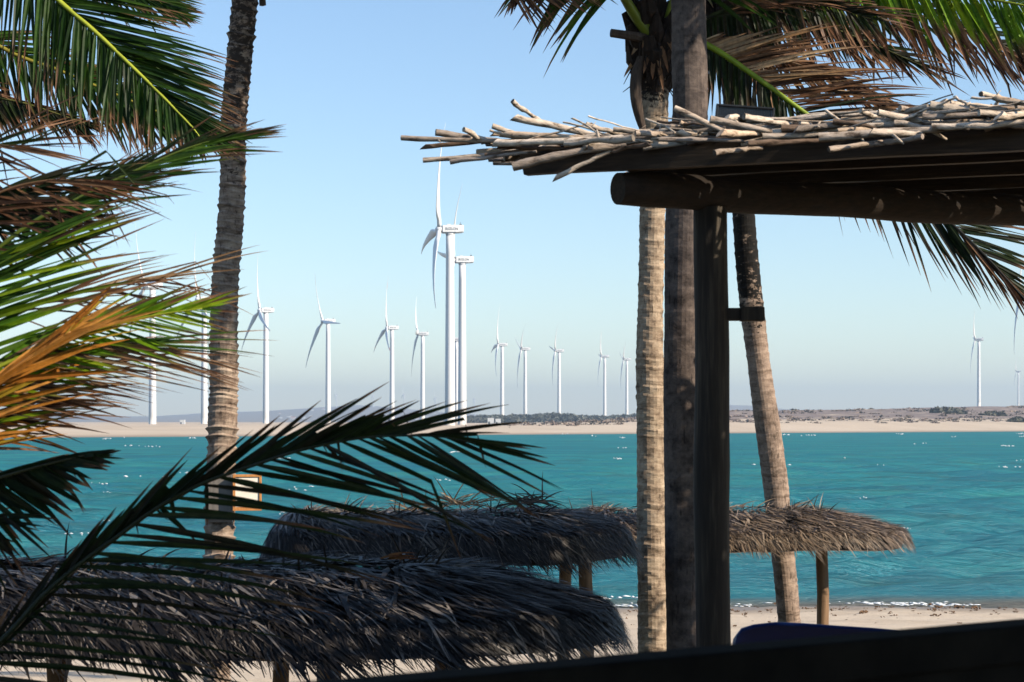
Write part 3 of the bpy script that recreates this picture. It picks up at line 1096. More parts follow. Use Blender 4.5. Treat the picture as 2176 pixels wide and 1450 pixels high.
# ------------------------------------------------------------------ palms
def trunk(pts, radii, ring=0.075, amp=0.05, jit=0.015, seed=0, step=0.02, nseg=26):
    """tapered stem with stepped leaf-scar rings; pts world, radii at the same keys"""
    rr = random.Random(seed)
    dense = catmull(pts, 600)
    L = [0]
    for a, b in zip(dense, dense[1:]):
        L.append(L[-1] + (b - a).length)
    tot = L[-1]
    n = int(tot / step)
    mb = MB()
    path, rad_ = [], []
    k = 0
    pos = 0.0
    nxt = ring
    start = 0.0
    amp_k = amp
    keys = [(i / (len(radii) - 1), r) for i, r in enumerate(radii)]
    for i in range(n + 1):
        s = tot * i / n
        while k < 599 and L[k + 1] < s:
            k += 1
        f = (s - L[k]) / max(1e-9, L[k + 1] - L[k])
        path.append(dense[k].lerp(dense[k + 1], f))
        if s > nxt:
            start = nxt
            nxt = s + ring * rr.uniform(0.55, 1.5)
            amp_k = amp * rr.uniform(0.3, 1.6)
        q = (s - start) / max(1e-6, nxt - start)
        rad_.append(kf(keys, s / tot) * (1 + amp_k * (q ** 2.2 - 0.3) + 0.025 * mnoise.noise(Vector((s * 1.3, seed, 0)))))
    rings = []
    prev = Vector((1, 0, 0))
    for i, p in enumerate(path):
        t = (path[min(i + 1, n)] - path[max(i - 1, 0)]).normalized()
        x = (prev - t * prev.dot(t)).normalized()
        prev = x
        y = t.cross(x)
        ids = []
        for a in range(nseg):
            th = 2 * math.pi * a / nseg
            d = x * math.cos(th) + y * math.sin(th)
            sag = 0.012 * math.sin(th * 2 + i * 0.011 + seed)
            nn = mnoise.noise(Vector((d.x * 1.6, d.y * 1.6, i * step * 2.3 + seed))) * 0.045 + mnoise.noise(Vector((d.x * 7, d.y * 7, i * step * 22 + seed))) * jit
            ids.append(mb.vert(p + d * rad_[i] * (1 + nn) + t * sag))
        rings.append(ids)
    for a, b in zip(rings, rings[1:]):
        for q in range(nseg):
            mb.f.append((a[q], a[(q + 1) % nseg], b[(q + 1) % nseg], b[q]))
    mb.f.append(tuple(reversed(rings[0])))
    mb.f.append(tuple(rings[-1]))
    return mb


def leaflet(mb, base, d, L, wd, col0, col1, brown_at, face, droop, wind, rr, kink=None, K=7):
    """one narrow V-folded leaflet"""
    d = d.normalized()
    p = Vector(base)
    step = L / K
    prev = None
    roll = face
    kk = kink
    for i in range(K + 1):
        t = i / K
        wv = d.cross(roll)
        if wv.length < 1e-3:
            wv = d.cross(Vector((0.3, 0.4, 0.9)))
        wv.normalize()
        nn = wv.cross(d)
        hw = wd * 0.5 * (0.45 + 0.55 * min(1, t / 0.12)) * (1 - t ** 2.2) ** 0.8
        if i == K:
            hw = wd * 0.02
        g = sstep(brown_at - 0.10, brown_at + 0.06, t)
        c = tuple(lerp(a, b, g) for a, b in zip(col0, col1))
        cr = tuple(x * 1.15 for x in c)
        ids = (mb.vert(p + wv * hw, c), mb.vert(p - nn * hw * 0.45, cr), mb.vert(p - wv * hw, c))
        if prev:
            mb.f.append((prev[0], prev[1], ids[1], ids[0]))
            mb.f.append((prev[1], prev[2], ids[2], ids[1]))
        prev = ids
        d = (d + Vector((0, 0, -1)) * droop * step * (0.4 + 1.6 * t) + wind * step).normalized()
        if kk is not None and t >= kk[0]:
            d = (d * 0.25 + kk[1]).normalized()
            kk = None
        p = p + d * step


def frond_meshes(path, leaf_list, rib_r, rib_col, name_parent, mat=None, base_label=None, rr=R):
    mb = MB()
    for a in leaf_list:
        leaflet(mb, *a, rr=rr) if not isinstance(a, dict) else leaflet(mb, rr=rr, **a)
    o = mb.build('frond', mat or LEAF, name_parent)
    if base_label:
        o['label'] = base_label
    m2 = MB()
    n = len(path)
    m2.tube(path, [rib_r * lerp(1.0, 0.16, (i / (n - 1)) ** 0.8) for i in range(n)], 7, rib_col)
    m2.build('midrib', MIDRIB, o, smooth=True)
    return o


PAL = {
    'deep': [(0.014, 0.040, 0.005), (0.022, 0.058, 0.007), (0.034, 0.080, 0.009), (0.010, 0.028, 0.005)],
    'green': [(0.035, 0.085, 0.010), (0.05, 0.12, 0.014), (0.075, 0.15, 0.018), (0.028, 0.07, 0.010)],
    'lime': [(0.15, 0.29, 0.012), (0.22, 0.33, 0.015), (0.09, 0.21, 0.012)],
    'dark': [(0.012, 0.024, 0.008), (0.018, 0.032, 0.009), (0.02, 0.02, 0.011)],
    'tan': [(0.36, 0.24, 0.14), (0.28, 0.17, 0.09), (0.42, 0.30, 0.19), (0.20, 0.11, 0.06)],
    'brown': [(0.075, 0.036, 0.02), (0.11, 0.055, 0.03), (0.045, 0.025, 0.016), (0.20, 0.115, 0.065)],
    'orange': [(0.62, 0.25, 0.04), (0.70, 0.33, 0.08), (0.48, 0.18, 0.03), (0.40, 0.27, 0.03)],
    'yellow': [(0.26, 0.22, 0.02), (0.20, 0.20, 0.02), (0.30, 0.18, 0.025)],
}
TIPS = [(0.14, 0.07, 0.04), (0.22, 0.11, 0.06), (0.08, 0.045, 0.03), (0.30, 0.17, 0.10)]


def frond_px(parent, pts, n, U=None, Lo=None, lu=200, ll=200, wd=14, droop=0.35, wind=(0.12, 0, 0), pal='green', palu=None, pals=None,
             tip=0.8, dy=0.25, jit=5, t0=0.0, t1=1.0, rib=0.016, ribcol=(0.16, 0.22, 0.03), seed=1, kinkp=0.0, mat=None, label=None, face=None):
    """frond whose midrib passes through photo points (px, py, Z); leaflets leave it at image angles U (upper side) and Lo (lower side)"""
    rr = random.Random(seed)
    path = catmull([W(*p) for p in pts], 60)
    Zm = sum(p[2] for p in pts) / len(pts)
    pm = Zm / F
    out = []
    for side, ang, ln, pl in ((1, U, lu, palu or pal), (-1, Lo, ll, pal)):
        if ang is None:
            continue
        for k in range(n):
            t = lerp(t0, t1, (k + rr.uniform(0.2, 0.8)) / n)
            q = t * 60
            i = min(59, int(q))
            b = path[i].lerp(path[i + 1], q - i)
            a = rad(kf(ang, t) + rr.gauss(0, jit))
            d = Vector((math.cos(a), side * dy + rr.gauss(0, 0.13), -math.sin(a)))
            L = kf(ln, t) * pm * rr.uniform(0.78, 1.12)
            pw = wd * pm * rr.uniform(0.75, 1.25) * (0.75 + 0.25 * min(1, (1 - t) * 3))
            pk = pl
            for tt, a_, b_ in (pals or ()):
                if t + rr.gauss(0, 0.04) > tt:
                    pk = a_ if side == 1 else b_
            c0 = rr.choice(PAL[pk])
            f = rr.uniform(0.8, 1.2)
            c0 = tuple(x * f for x in c0)
            c1 = rr.choice(TIPS)
            fc = (Vector(face) + Vector((rr.gauss(0, 0.3), 0, rr.gauss(0, 0.35)))) if face else Vector((rr.gauss(0, 0.35), -1.0, 0.55 + rr.gauss(0, 0.45)))
            kink = None
            if rr.random() < kinkp:
                kink = (rr.uniform(0.35, 0.8), Vector((rr.uniform(-0.2, 0.9), rr.uniform(-0.3, 0.3), -1.1)))
            out.append((b, d, L, pw, c0, c1, tip + rr.gauss(0, 0.10), fc, droop * rr.uniform(0.5, 1.5), Vector(wind) * rr.uniform(0.3, 1.6)))
            if kink:
                out[-1] = dict(base=b, d=d, L=L, wd=pw, col0=c0, col1=c1, brown_at=tip + rr.gauss(0, 0.1), face=fc, droop=droop, wind=Vector(wind), kink=kink)
    return frond_meshes(path, out, rib, ribcol, parent, mat, label, rr)


def frond_3d(parent, base, az, elev, length, droop=0.16, n=46, leaf=0.85, wd=0.04, pal='green', tip=0.85, seed=1, rib=0.022, ribcol=(0.15, 0.2, 0.03), mat=None, hang=0.5, wind=(0.1, 0, 0)):
    """free frond arching out from a crown in world space"""
    rr = random.Random(seed)
    d = Vector((math.cos(az) * math.cos(elev), math.sin(az) * math.cos(elev), math.sin(elev)))
    p = Vector(base)
    M_ = 30
    st = length / M_
    path = [p.copy()]
    for i in range(M_):
        d = (d + Vector((0, 0, -1)) * droop * st * (0.5 + 1.5 * i / M_) + Vector(wind) * st * 0.4).normalized()
        p = p + d * st
        path.append(p.copy())
    out = []
    for side in (1, -1):
        for k in range(n):
            t = lerp(0.16, 1.0, (k + rr.random()) / n)
            q = t * M_
            i = min(M_ - 1, int(q))
            b = path[i].lerp(path[i + 1], q - i)
            T = (path[i + 1] - path[i]).normalized()
            S = T.cross(Vector((0, 0, 1)))
            if S.length < 1e-3:
                S = Vector((1, 0, 0))
            S.normalize()
            Up = S.cross(T)
            a = rad(lerp(68, 22, t) + rr.gauss(0, 6))
            dd = T * math.cos(a) + S * side * math.sin(a) + Up * rr.gauss(-hang * 0.5, 0.15)
            L = leaf * (0.55 + 0.45 * math.sin(math.pi * min(1, 0.15 + t * 0.8))) * rr.uniform(0.8, 1.1)
            c0 = rr.choice(PAL[pal])
            f = rr.uniform(0.8, 1.2)
            out.append((b, dd, L, wd * rr.uniform(0.8, 1.2), tuple(x * f for x in c0), rr.choice(TIPS), tip + rr.gauss(0, 0.1), Up + Vector((rr.gauss(0, .3), rr.gauss(0, .3), 0)), hang * rr.uniform(0.6, 1.4), Vector(wind) * rr.uniform(0.5, 1.5)))
    return frond_meshes(path, out, rib, ribcol, parent, mat, None, rr)


def crown(parent, c, azs, length, seed, pal='green', elev=(0.2, 0.9), **kw):
    rr = random.Random(seed)
    for k, a in enumerate(azs):
        frond_3d(parent, c + Vector((math.cos(a) * 0.1, math.sin(a) * 0.1, 0)), a + rr.gauss(0, 0.1), rr.uniform(*elev), length * rr.uniform(0.85, 1.1), seed=seed * 31 + k, pal=pal, **kw)


def boots(parent, c, r, h, seed, n=26):
    """fibrous crown base: overlapping cut petiole bases and sheath fibres"""
    rr = random.Random(seed)
    mb = MB()
    for k in range(n):
        a = k * 2.4 + rr.gauss(0, 0.2)
        z = h * (k / n) - h * 0.5
        p0 = c + Vector((math.cos(a) * r * 0.35, math.sin(a) * r * 0.35, z - 0.10))
        p1 = c + Vector((math.cos(a) * r * 0.95, math.sin(a) * r * 0.95, z + 0.06))
        p2 = c + Vector((math.cos(a) * r * rr.uniform(1.05, 1.35), math.sin(a) * r * rr.uniform(1.05, 1.35), z + rr.uniform(0.12, 0.24)))
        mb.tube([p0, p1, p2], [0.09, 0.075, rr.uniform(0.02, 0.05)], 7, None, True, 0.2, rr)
    for k in range(70):
        a = rr.uniform(0, 6.283)
        z = rr.uniform(-h * 0.6, h * 0.5)
        p = c + Vector((math.cos(a) * r * 0.9, math.sin(a) * r * 0.9, z))
        q = p + Vector((math.cos(a) * rr.uniform(0, .12), math.sin(a) * rr.uniform(0, .12), -rr.uniform(0.05, 0.3)))
        mb.tube([p, (p + q) / 2 + Vector((rr.gauss(0, .03), rr.gauss(0, .03), 0)), q], [0.008, 0.007, 0.003], 4, None, False)
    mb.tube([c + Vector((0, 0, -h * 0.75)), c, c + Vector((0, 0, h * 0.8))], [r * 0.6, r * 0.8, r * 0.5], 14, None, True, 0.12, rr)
    return mb.build('crown_base', FIBRE, parent)


def px_trunk(Z, rows, gz=0.6):
    """rows: (py, px centre, px width) top to bottom -> world points and radii, continued down to the sand"""
    pts, rr_ = [], []
    for py, px, wpx in rows:
        pts.append(W(px, py, Z))
        rr_.append(wpx / 2 * Z / F)
    last = pts[-1]
    d = (pts[-1] - pts[-2])
    zb = sand_z(last.x, Z) - 0.1
    k = (last.z - zb) / max(1e-6, -d.z)
    pts.append(last + d * k)
    rr_.append(rr_[-1] * 1.15)
    pts.reverse()
    rr_.reverse()
    return pts, rr_


# --- palm A : ringed trunk on the left
ZA = 19.0
rowsA = [(-140, 533, 56), (-70, 527, 55), (0, 521, 55), (120, 509, 55), (260, 497, 54), (380, 495, 55), (450, 491, 57), (520, 486, 60), (600, 479, 60), (700, 476, 62), (800, 476, 62), (880, 473, 62), (960, 471, 60), (1080, 467, 57), (1200, 465, 56)]
pA, rA = px_trunk(ZA, rowsA)
tA = thing('palm_tree', pA[0], 'palm with a ringed brown trunk standing alone at the left, framed white board on it', 'palm tree')
trunk(pA, rA, 0.06, 0.17, 0.05, 3).build('trunk', BARK_A, tA, smooth=False)
cA = pA[-1] + Vector((0, 0, 0.25))
boots(tA, cA, 0.24, 0.7, 41)
crown(tA, cA + Vector((0, 0, 0.3)), [0.2, 0.9, 1.7, 2.5, 3.3, 4.1, 4.6, 5.05, 5.5, 5.95], 3.6, 5, elev=(0.35, 0.85), droop=0.10, leaf=0.8)
crown(tA, cA + Vector((0, 0, 0.15)), [5.4, 5.75, 6.05], 2.7, 15, elev=(0.25, 0.4), droop=0.13, leaf=0.75, pal='brown')
crown(tA, cA + Vector((0, 0, -0.15)), [5.1, 5.3, 5.45, 5.6, 5.75, 5.9, 6.05, 6.2], 3.5, 25, elev=(0.10, 0.22), droop=0.045, leaf=0.8, pal='brown', hang=0.15, n=60, wd=0.05)  # unseen sunward skirt of fronds, added to shade the upper trunk
mb = MB()
p = W(557, -20, ZA)
mb.tube([W(548, -40, ZA), W(556, -18, ZA), W(558, 12, ZA)], [0.02, 0.035, 0.03], 8, None, True, 0.2)
mb.build('dry_fruit_stalk', SHEATH, tA)

# --- palm B : pale trunk lit by the sun, low crown
ZB = 17.6
rowsB = [(110, 1392, 58), (250, 1391, 57), (350, 1389, 56), (450, 1386, 55), (560, 1384, 53), (650, 1382, 60), (750, 1381, 62), (850, 1383, 60), (1000, 1384, 64), (1150, 1385, 63), (1300, 1387, 66), (1390, 1388, 68)]
pB, rB = px_trunk(ZB, rowsB)
tB = thing('palm_tree', pB[0], 'palm with a pale sunlit trunk and low fibrous crown, left of the smooth grey trunk', 'palm tree')
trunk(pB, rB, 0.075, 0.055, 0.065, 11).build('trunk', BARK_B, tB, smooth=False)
cB = W(1390, 95, ZB)
boots(tB, cB, 0.20, 0.55, 42)
# cut petiole stub, dry sheath, thick green petioles
mb = MB()
mb.tube([W(1392, 88, ZB - .1), W(1348, 78, ZB - .2), W(1298, 70, ZB - .25)], [0.06, 0.045, 0.036], 8, None, True, 0.15)
mb.build('cut_frond_stub', SHEATH, tB)
mb = MB()
for dx in (0,):
    q = [W(1362, 120, ZB - .2), W(1352, 160, ZB - .22), W(1352, 210, ZB - .24), W(1362, 260, ZB - .2), W(1376, 300, ZB - .18)]
    cpath = catmull(q, 14)
    prev = None
    for i, pp in enumerate(cpath):
        t = i / 14
        hw = 0.034 * (0.5 + math.sin(math.pi * min(1, 0.15 + t * 0.85)))
        ids = (mb.vert(pp + Vector((-hw, 0.02, 0))), mb.vert(pp + Vector((0, -0.02, 0))), mb.vert(pp + Vector((hw, 0.02, 0))))
        if prev:
            mb.f += [(prev[0], prev[1], ids[1], ids[0]), (prev[1], prev[2], ids[2], ids[1])]
        prev = ids
mb.build('dry_sheath', SHEATH, tB, smooth=True)
GR = (0.11, 0.16, 0.016)
frond_px(tB, [(1395, 90, ZB - .1), (1372, 62, ZB - .15), (1345, 25, ZB - .2), (1310, -30, ZB - .3), (1240, -120, ZB - .4), (1120, -190, ZB - .5), (980, -200, ZB - .6)], 60,
         U=[(0, -60), (1, -140)], Lo=[(0, 120), (1, 150)], lu=230, ll=230, wd=13, pal='green', t0=0.5, rib=0.075, ribcol=(0.16, 0.19, 0.015), seed=101)
frond_px(tB, [(1400, 85, ZB + .1), (1428, 60, ZB + .1), (1446, 10, ZB + .2), (1450, -60, ZB + .3), (1480, -190, ZB + .5), (1560, -300, ZB + .8)], 50,
         U=[(0, -100), (1, -60)], Lo=[(0, 30), (1, 10)], lu=230, ll=230, wd=13, pal='green', t0=0.55, rib=0.06, ribcol=GR, seed=102)
# long frond running down to the right, passing behind the pergola roof
frond_px(tB, [(1402, 80, ZB - .05), (1455, 78, ZB - .02), (1520, 106, ZB), (1600, 160, ZB), (1680, 218, ZB), (1760, 276, ZB), (1890, 372, ZB - .2), (2000, 456, ZB - .4), (2090, 540, ZB - .6), (2190, 650, ZB - .8)], 135,
         U=[(0.18, -22), (0.35, -13), (0.5, -10), (0.62, -14), (0.8, 6), (1, 40)], Lo=[(0.18, 96), (0.45, 86), (0.75, 60), (1, 52)],
         lu=[(0.18, 60), (0.26, 240), (0.4, 330), (0.6, 340), (0.8, 250), (1, 90)], ll=[(0.18, 110), (0.3, 190), (0.55, 230), (0.7, 260), (0.85, 170), (1, 90)],
         wd=8, pal='dark', palu='tan', pals=[(0.36, 'brown', 'dark'), (0.52, 'dark', 'dark'), (0.8, 'dark', 'brown')], tip=0.8, droop=0.13, wind=(0.10, 0, 0), t0=0.17, rib=0.042, ribcol=(lambda a, b: (lerp(0.22, 0.03, sstep(0.5, 0.72, a)), lerp(0.30, 0.028, sstep(0.5, 0.72, a)), 0.02)), seed=103, jit=4, label='long frond with browned upper leaflets')
frond_px(tB, [(1400, 75, ZB + .2), (1500, 85, ZB + .4), (1640, 120, ZB + .5), (1780, 170, ZB + .6), (1900, 250, ZB + .7)], 50,
         U=[(0.2, 5), (1, 15)], Lo=[(0.2, 60), (1, 45)], lu=[(0.2, 200), (1, 120)], ll=[(0.2, 150), (1, 80)],
         wd=9, pal='brown', tip=0.9, droop=0.4, wind=(0.25, 0, 0), t0=0.25, rib=0.02, ribcol=(0.1, 0.06, 0.03), seed=104, mat=DRYLEAF, label='dry brown frond')
frond_px(tB, [(1470, 60, ZB + .3), (1500, 40, ZB + .5), (1560, 22, ZB + .7), (1640, 8, ZB + .9), (1740, 10, ZB + 1.0), (1850, 40, ZB + 1.1)], 60,
         U=[(0.1, -30), (1, 0)], Lo=[(0.1, 100), (1, 60)], lu=150, ll=[(0, 120), (0.5, 190), (1, 90)],
         wd=9, pal='dark', tip=0.55, droop=0.5, wind=(0.3, 0, 0), t0=0.15, rib=0.02, ribcol=(0.1, 0.1, 0.03), seed=105)
crown(tB, cB + Vector((0.05, -0.05, 0.2)), [-1.1, -0.8, -0.6, -0.42, -0.25, -0.05, 0.2], 2.7, 27, elev=(0.75, 0.95), droop=0.14, leaf=0.85, pal='deep', n=60, wd=0.05)  # fronds added mostly out of view, to shade the crown and trunk top
# frond end hanging in from above, left of the crown
frond_px(tB, [(1385, 60, ZB), (1352, -30, ZB - .1), (1290, -90, ZB - .3), (1210, -85, ZB - .5), (1140, -45, ZB - .6), (1090, -8, ZB - .7)], 64,
         U=[(0, 150), (1, 110)], Lo=[(0.3, 22), (0.7, 32), (0.92, 50), (1, 62)], lu=50, ll=[(0.2, 130), (0.6, 150), (0.85, 130), (1, 80)],
         wd=8, pal='brown', tip=0.3, droop=0.12, wind=(0.1, 0, 0), t0=0.4, rib=0.03, ribcol=(0.14, 0.16, 0.02), seed=106, mat=DRYLEAF, label='frond end with dry brown leaflets')
mb = MB()
rr = random.Random(50)
for k in range(16):
    a = rr.uniform(0, 6.28)
    p0 = cB + Vector((math.cos(a) * 0.16, -abs(math.sin(a)) * 0.16 - 0.05, rr.uniform(-0.25, 0.2)))
    L = rr.uniform(0.12, 0.3)
    leaflet(mb, p0, Vector((math.cos(a) * .6, -0.4, -0.8)), L, 0.04, rr.choice(PAL['tan']), rr.choice(TIPS), 0.8, Vector((0, -1, 0.3)), 1.0, Vector((0.1, 0, 0)), rr, None, 5)
mb.build('loose_sheath', DRYLEAF, tB)

# --- palm C : smooth grey trunk
ZC = 16.2
rowsC = [(-320, 1466, 70), (-120, 1464, 71), (0, 1463, 74), (60, 1464, 76), (130, 1465, 78), (250, 1466, 79), (420, 1455, 78), (600, 1451, 76), (800, 1449, 76), (1000, 1449, 74), (1200, 1451, 74), (1380, 1454, 76)]
pC, rC = px_trunk(ZC, rowsC)
tC = thing('palm_tree', pC[0], 'palm with a smooth thick grey trunk, directly left of the pergola post', 'palm tree')
trunk(pC, rC, 0.16, 0.02, 0.012, 21).build('trunk', BARK_C, tC, smooth=False)
cC = pC[-1] + Vector((0, 0, 0.3))
boots(tC, cC, 0.26, 0.8, 43)
crown(tC, cC + Vector((0, 0, 0.35)), [0.1, 0.6, 1.2, 2.0, 2.8, 3.6, 4.4, 5.0, 5.5, 5.95], 3.4, 6, elev=(0.35, 0.9), droop=0.11, leaf=0.85)

crown(tC, cC + Vector((0, 0, 0.0)), [5.0, 5.3, 5.55, 5.8, 6.05, 6.2, 0.0, 0.08, 0.16, 0.24, 0.32, 0.42, 0.55, 0.75], 3.1, 26, elev=(0.0, 0.22), droop=0.06, leaf=0.8, pal='brown', hang=0.15)  # unseen lower fronds, added to shade this trunk and palm B's crown

# --- palm D : leaning blotched trunk behind the right hut
ZD = 20.6
rowsD = [(20, 1553, 62), (110, 1557, 64), (200, 1566, 62), (300, 1572, 54), (400, 1576, 50), (450, 1580, 47), (520, 1585, 50), (600, 1592, 50), (680, 1601, 47), (760, 1611, 52), (840, 1622, 54), (940, 1636, 54), (1040, 1649, 50), (1120, 1656, 50), (1200, 1666, 48), (1260, 1672, 50), (1320, 1677, 52)]
pD, rD = px_trunk(ZD, rowsD)
tD = thing('palm_tree', pD[0], 'palm with a leaning trunk blotched black near the top, behind the right-hand thatched shade', 'palm tree')
trunk(pD, rD, 0.09, 0.05, 0.03, 33).build('trunk', BARK_D, tD, smooth=False)
cD = W(1556, 20, ZD)
boots(tD, cD, 0.26, 0.9, 44, 34)
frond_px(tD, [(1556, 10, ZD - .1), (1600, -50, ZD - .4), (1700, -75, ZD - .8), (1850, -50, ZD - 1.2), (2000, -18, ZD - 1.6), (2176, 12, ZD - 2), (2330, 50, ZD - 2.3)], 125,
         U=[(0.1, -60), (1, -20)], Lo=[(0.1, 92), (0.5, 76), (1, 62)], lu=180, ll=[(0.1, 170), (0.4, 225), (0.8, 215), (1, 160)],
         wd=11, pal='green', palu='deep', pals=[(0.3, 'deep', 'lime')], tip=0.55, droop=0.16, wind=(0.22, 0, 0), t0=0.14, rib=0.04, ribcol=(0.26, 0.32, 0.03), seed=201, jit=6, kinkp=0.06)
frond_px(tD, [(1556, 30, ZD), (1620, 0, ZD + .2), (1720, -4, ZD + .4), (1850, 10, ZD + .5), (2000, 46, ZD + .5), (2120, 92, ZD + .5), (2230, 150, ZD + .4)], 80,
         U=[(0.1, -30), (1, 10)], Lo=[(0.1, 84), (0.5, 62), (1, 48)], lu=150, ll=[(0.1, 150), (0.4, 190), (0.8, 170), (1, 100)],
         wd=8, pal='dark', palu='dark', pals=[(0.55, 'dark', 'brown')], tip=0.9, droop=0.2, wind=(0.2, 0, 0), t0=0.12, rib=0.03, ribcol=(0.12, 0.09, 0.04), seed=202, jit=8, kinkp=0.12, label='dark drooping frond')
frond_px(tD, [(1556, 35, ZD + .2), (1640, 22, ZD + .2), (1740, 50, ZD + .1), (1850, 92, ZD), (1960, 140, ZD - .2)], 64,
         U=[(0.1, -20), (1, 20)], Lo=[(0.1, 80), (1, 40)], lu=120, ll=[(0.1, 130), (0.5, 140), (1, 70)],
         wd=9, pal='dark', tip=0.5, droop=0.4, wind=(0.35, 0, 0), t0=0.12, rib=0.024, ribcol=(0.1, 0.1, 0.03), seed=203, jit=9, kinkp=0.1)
frond_px(tD, [(1556, 30, ZD + .4), (1590, 80, ZD + .3), (1622, 150, ZD + .2), (1650, 240, ZD + .2), (1665, 320, ZD + .2)], 48,
         U=[(0.1, 40), (1, 70)], Lo=[(0.1, 110), (1, 95)], lu=90, ll=100,
         wd=10, pal='dark', tip=0.4, droop=0.5, wind=(0.1, 0, 0), t0=0.1, rib=0.024, ribcol=(0.08, 0.06, 0.03), seed=204, jit=10, mat=DRYLEAF, label='dead dark frond hanging beside the trunk')
crown(tD, cD + Vector((0, 0, 0.5)), [0.9, 1.5, 2.2, 3.9, 4.7, 5.6], 3.4, 16, elev=(0.75, 1.15), droop=0.07, leaf=0.8)
# --- palm L : upper left fronds, trunk just outside the frame
ZL = 13.0
pL, rL = px_trunk(ZL, [(-200, -420, 90), (100, -400, 92), (600, -390, 96), (1100, -385, 100)])
tL = thing('palm_tree', pL[0], 'palm whose broad green fronds hang into the upper left corner', 'palm tree')
trunk(pL, rL, 0.08, 0.04, 0.02, 66).build('trunk', BARK_A, tL, smooth=False)
cL = pL[-1] + Vector((0, 0, 0.2))
boots(tL, cL, 0.25, 0.7, 46)
YG = (0.34, 0.38, 0.03)
frond_px(tL, [(-420, -240, ZL), (-250, -270, ZL - .2), (-60, -170, ZL - .4), (60, -60, ZL - .5), (125, 2, ZL - .5), (200, 66, ZL - .5), (270, 132, ZL - .5), (340, 200, ZL - .5), (400, 262, ZL - .5), (425, 292, ZL - .5)], 134,
         U=[(0.25, 0), (0.5, 9), (0.7, 16), (0.9, 30), (1, 44)], Lo=[(0.25, 92), (0.6, 90), (0.8, 84), (0.93, 70), (1, 58)],
         lu=[(0.25, 250), (0.5, 300), (0.7, 230), (0.9, 130), (1, 50)], ll=[(0.25, 260), (0.5, 230), (0.7, 190), (0.85, 110), (1, 40)],
         wd=9, pal='deep', tip=0.86, droop=0.18, wind=(0.06, 0, 0), t0=0.2, rib=0.03, ribcol=YG, seed=401, jit=3, label='green frond with a bright yellow midrib')
frond_px(tL, [(-420, -220, ZL), (-280, -120, ZL + .3), (-120, 20, ZL + .5), (20, 110, ZL + .6), (120, 148, ZL + .6), (220, 190, ZL + .6), (320, 232, ZL + .6), (400, 260, ZL + .6), (462, 276, ZL + .6)], 132,
         U=[(0.3, 0), (0.8, 6), (1, 12)], Lo=[(0.3, 84), (0.6, 66), (0.85, 45), (1, 25)],
         lu=[(0.3, 160), (0.8, 130), (1, 40)], ll=[(0.3, 200), (0.6, 170), (0.85, 110), (1, 40)],
         wd=8, pal='deep', palu='green', tip=0.62, droop=0.25, wind=(0.15, 0, 0), t0=0.3, rib=0.024, ribcol=(0.26, 0.22, 0.03), seed=402, jit=6)
frond_px(tL, [(-420, -240, ZL), (-250, -250, ZL + .6), (-60, -190, ZL + .9), (80, -120, ZL + 1.0), (200, -60, ZL + 1), (300, -15, ZL + 1), (380, 30, ZL + 1)], 96,
         U=[(0.3, 0), (1, 14)], Lo=[(0.3, 78), (1, 30)], lu=[(0.3, 200), (0.8, 150), (1, 50)], ll=[(0.3, 190), (0.8, 130), (1, 50)],
         wd=9, pal='deep', tip=0.86, droop=0.2, wind=(0.1, 0, 0), t0=0.3, rib=0.024, ribcol=(0.2, 0.24, 0.03), seed=403, jit=5)
frond_px(tL, [(-420, -200, ZL), (-300, -40, ZL + .3), (-180, 110, ZL + .4), (-60, 190, ZL + .5), (60, 222, ZL + .5), (180, 262, ZL + .5)], 96,
         U=[(0.3, 10), (1, 20)], Lo=[(0.3, 80), (1, 48)], lu=[(0.3, 150), (1, 70)], ll=[(0.3, 150), (1, 80)],
         wd=8, pal='dark', tip=0.7, droop=0.25, wind=(0.15, 0, 0), t0=0.4, rib=0.022, ribcol=(0.12, 0.12, 0.03), seed=404, jit=7)
crown(tL, cL + Vector((0, 0, 0.3)), [0.9, 1.6, 2.3, 3.0, 3.7, 4.4], 3.2, 9, elev=(0.3, 0.9), droop=0.12, leaf=0.85)

# --- palm Y : young low palm at the left edge, fronds whipped to the right by the wind
ZY = 8.2
gy = Vector((-2.75, ZY, sand_z(-2.75, ZY)))
tY = thing('young_palm', gy, 'low windblown palm at the left edge, green and orange fronds streaming right', 'palm tree')
trunk([gy + Vector((0, 0, -0.1)), gy + Vector((0.05, 0, 0.9)), gy + Vector((0.15, 0, 2.0)), gy + Vector((0.25, 0, 2.9))], [0.2, 0.16, 0.14, 0.12], 0.09, 0.06, 0.03, 71).build('trunk', BARK_A, tY, smooth=False)
boots(tY, gy + Vector((0.25, 0, 3.0)), 0.18, 0.5, 47, 16)
o0 = (-322, 1120)
WI = (0.55, 0, 0)
# dark green sheaf reaching up to the ringed trunk
frond_px(tY, [(*o0, ZY + .2), (-240, 860, ZY + .3), (-110, 640, ZY + .4), (30, 500, ZY + .4), (160, 425, ZY + .4), (290, 362, ZY + .4), (400, 315, ZY + .4), (490, 290, ZY + .4)], 40,
         U=[(0.3, -44), (0.6, -36), (0.85, -24), (1, -12)], Lo=[(0.3, -14), (0.6, -10), (0.85, -4), (1, -2)], lu=[(0.3, 240), (0.7, 210), (1, 130)], ll=[(0.3, 300), (0.7, 250), (1, 130)],
         wd=10, pal='green', palu='dark', tip=0.80, droop=0.10, wind=(0.15, 0, 0), t0=0.35, rib=0.016, ribcol=(0.10, 0.14, 0.02), seed=501, jit=4)
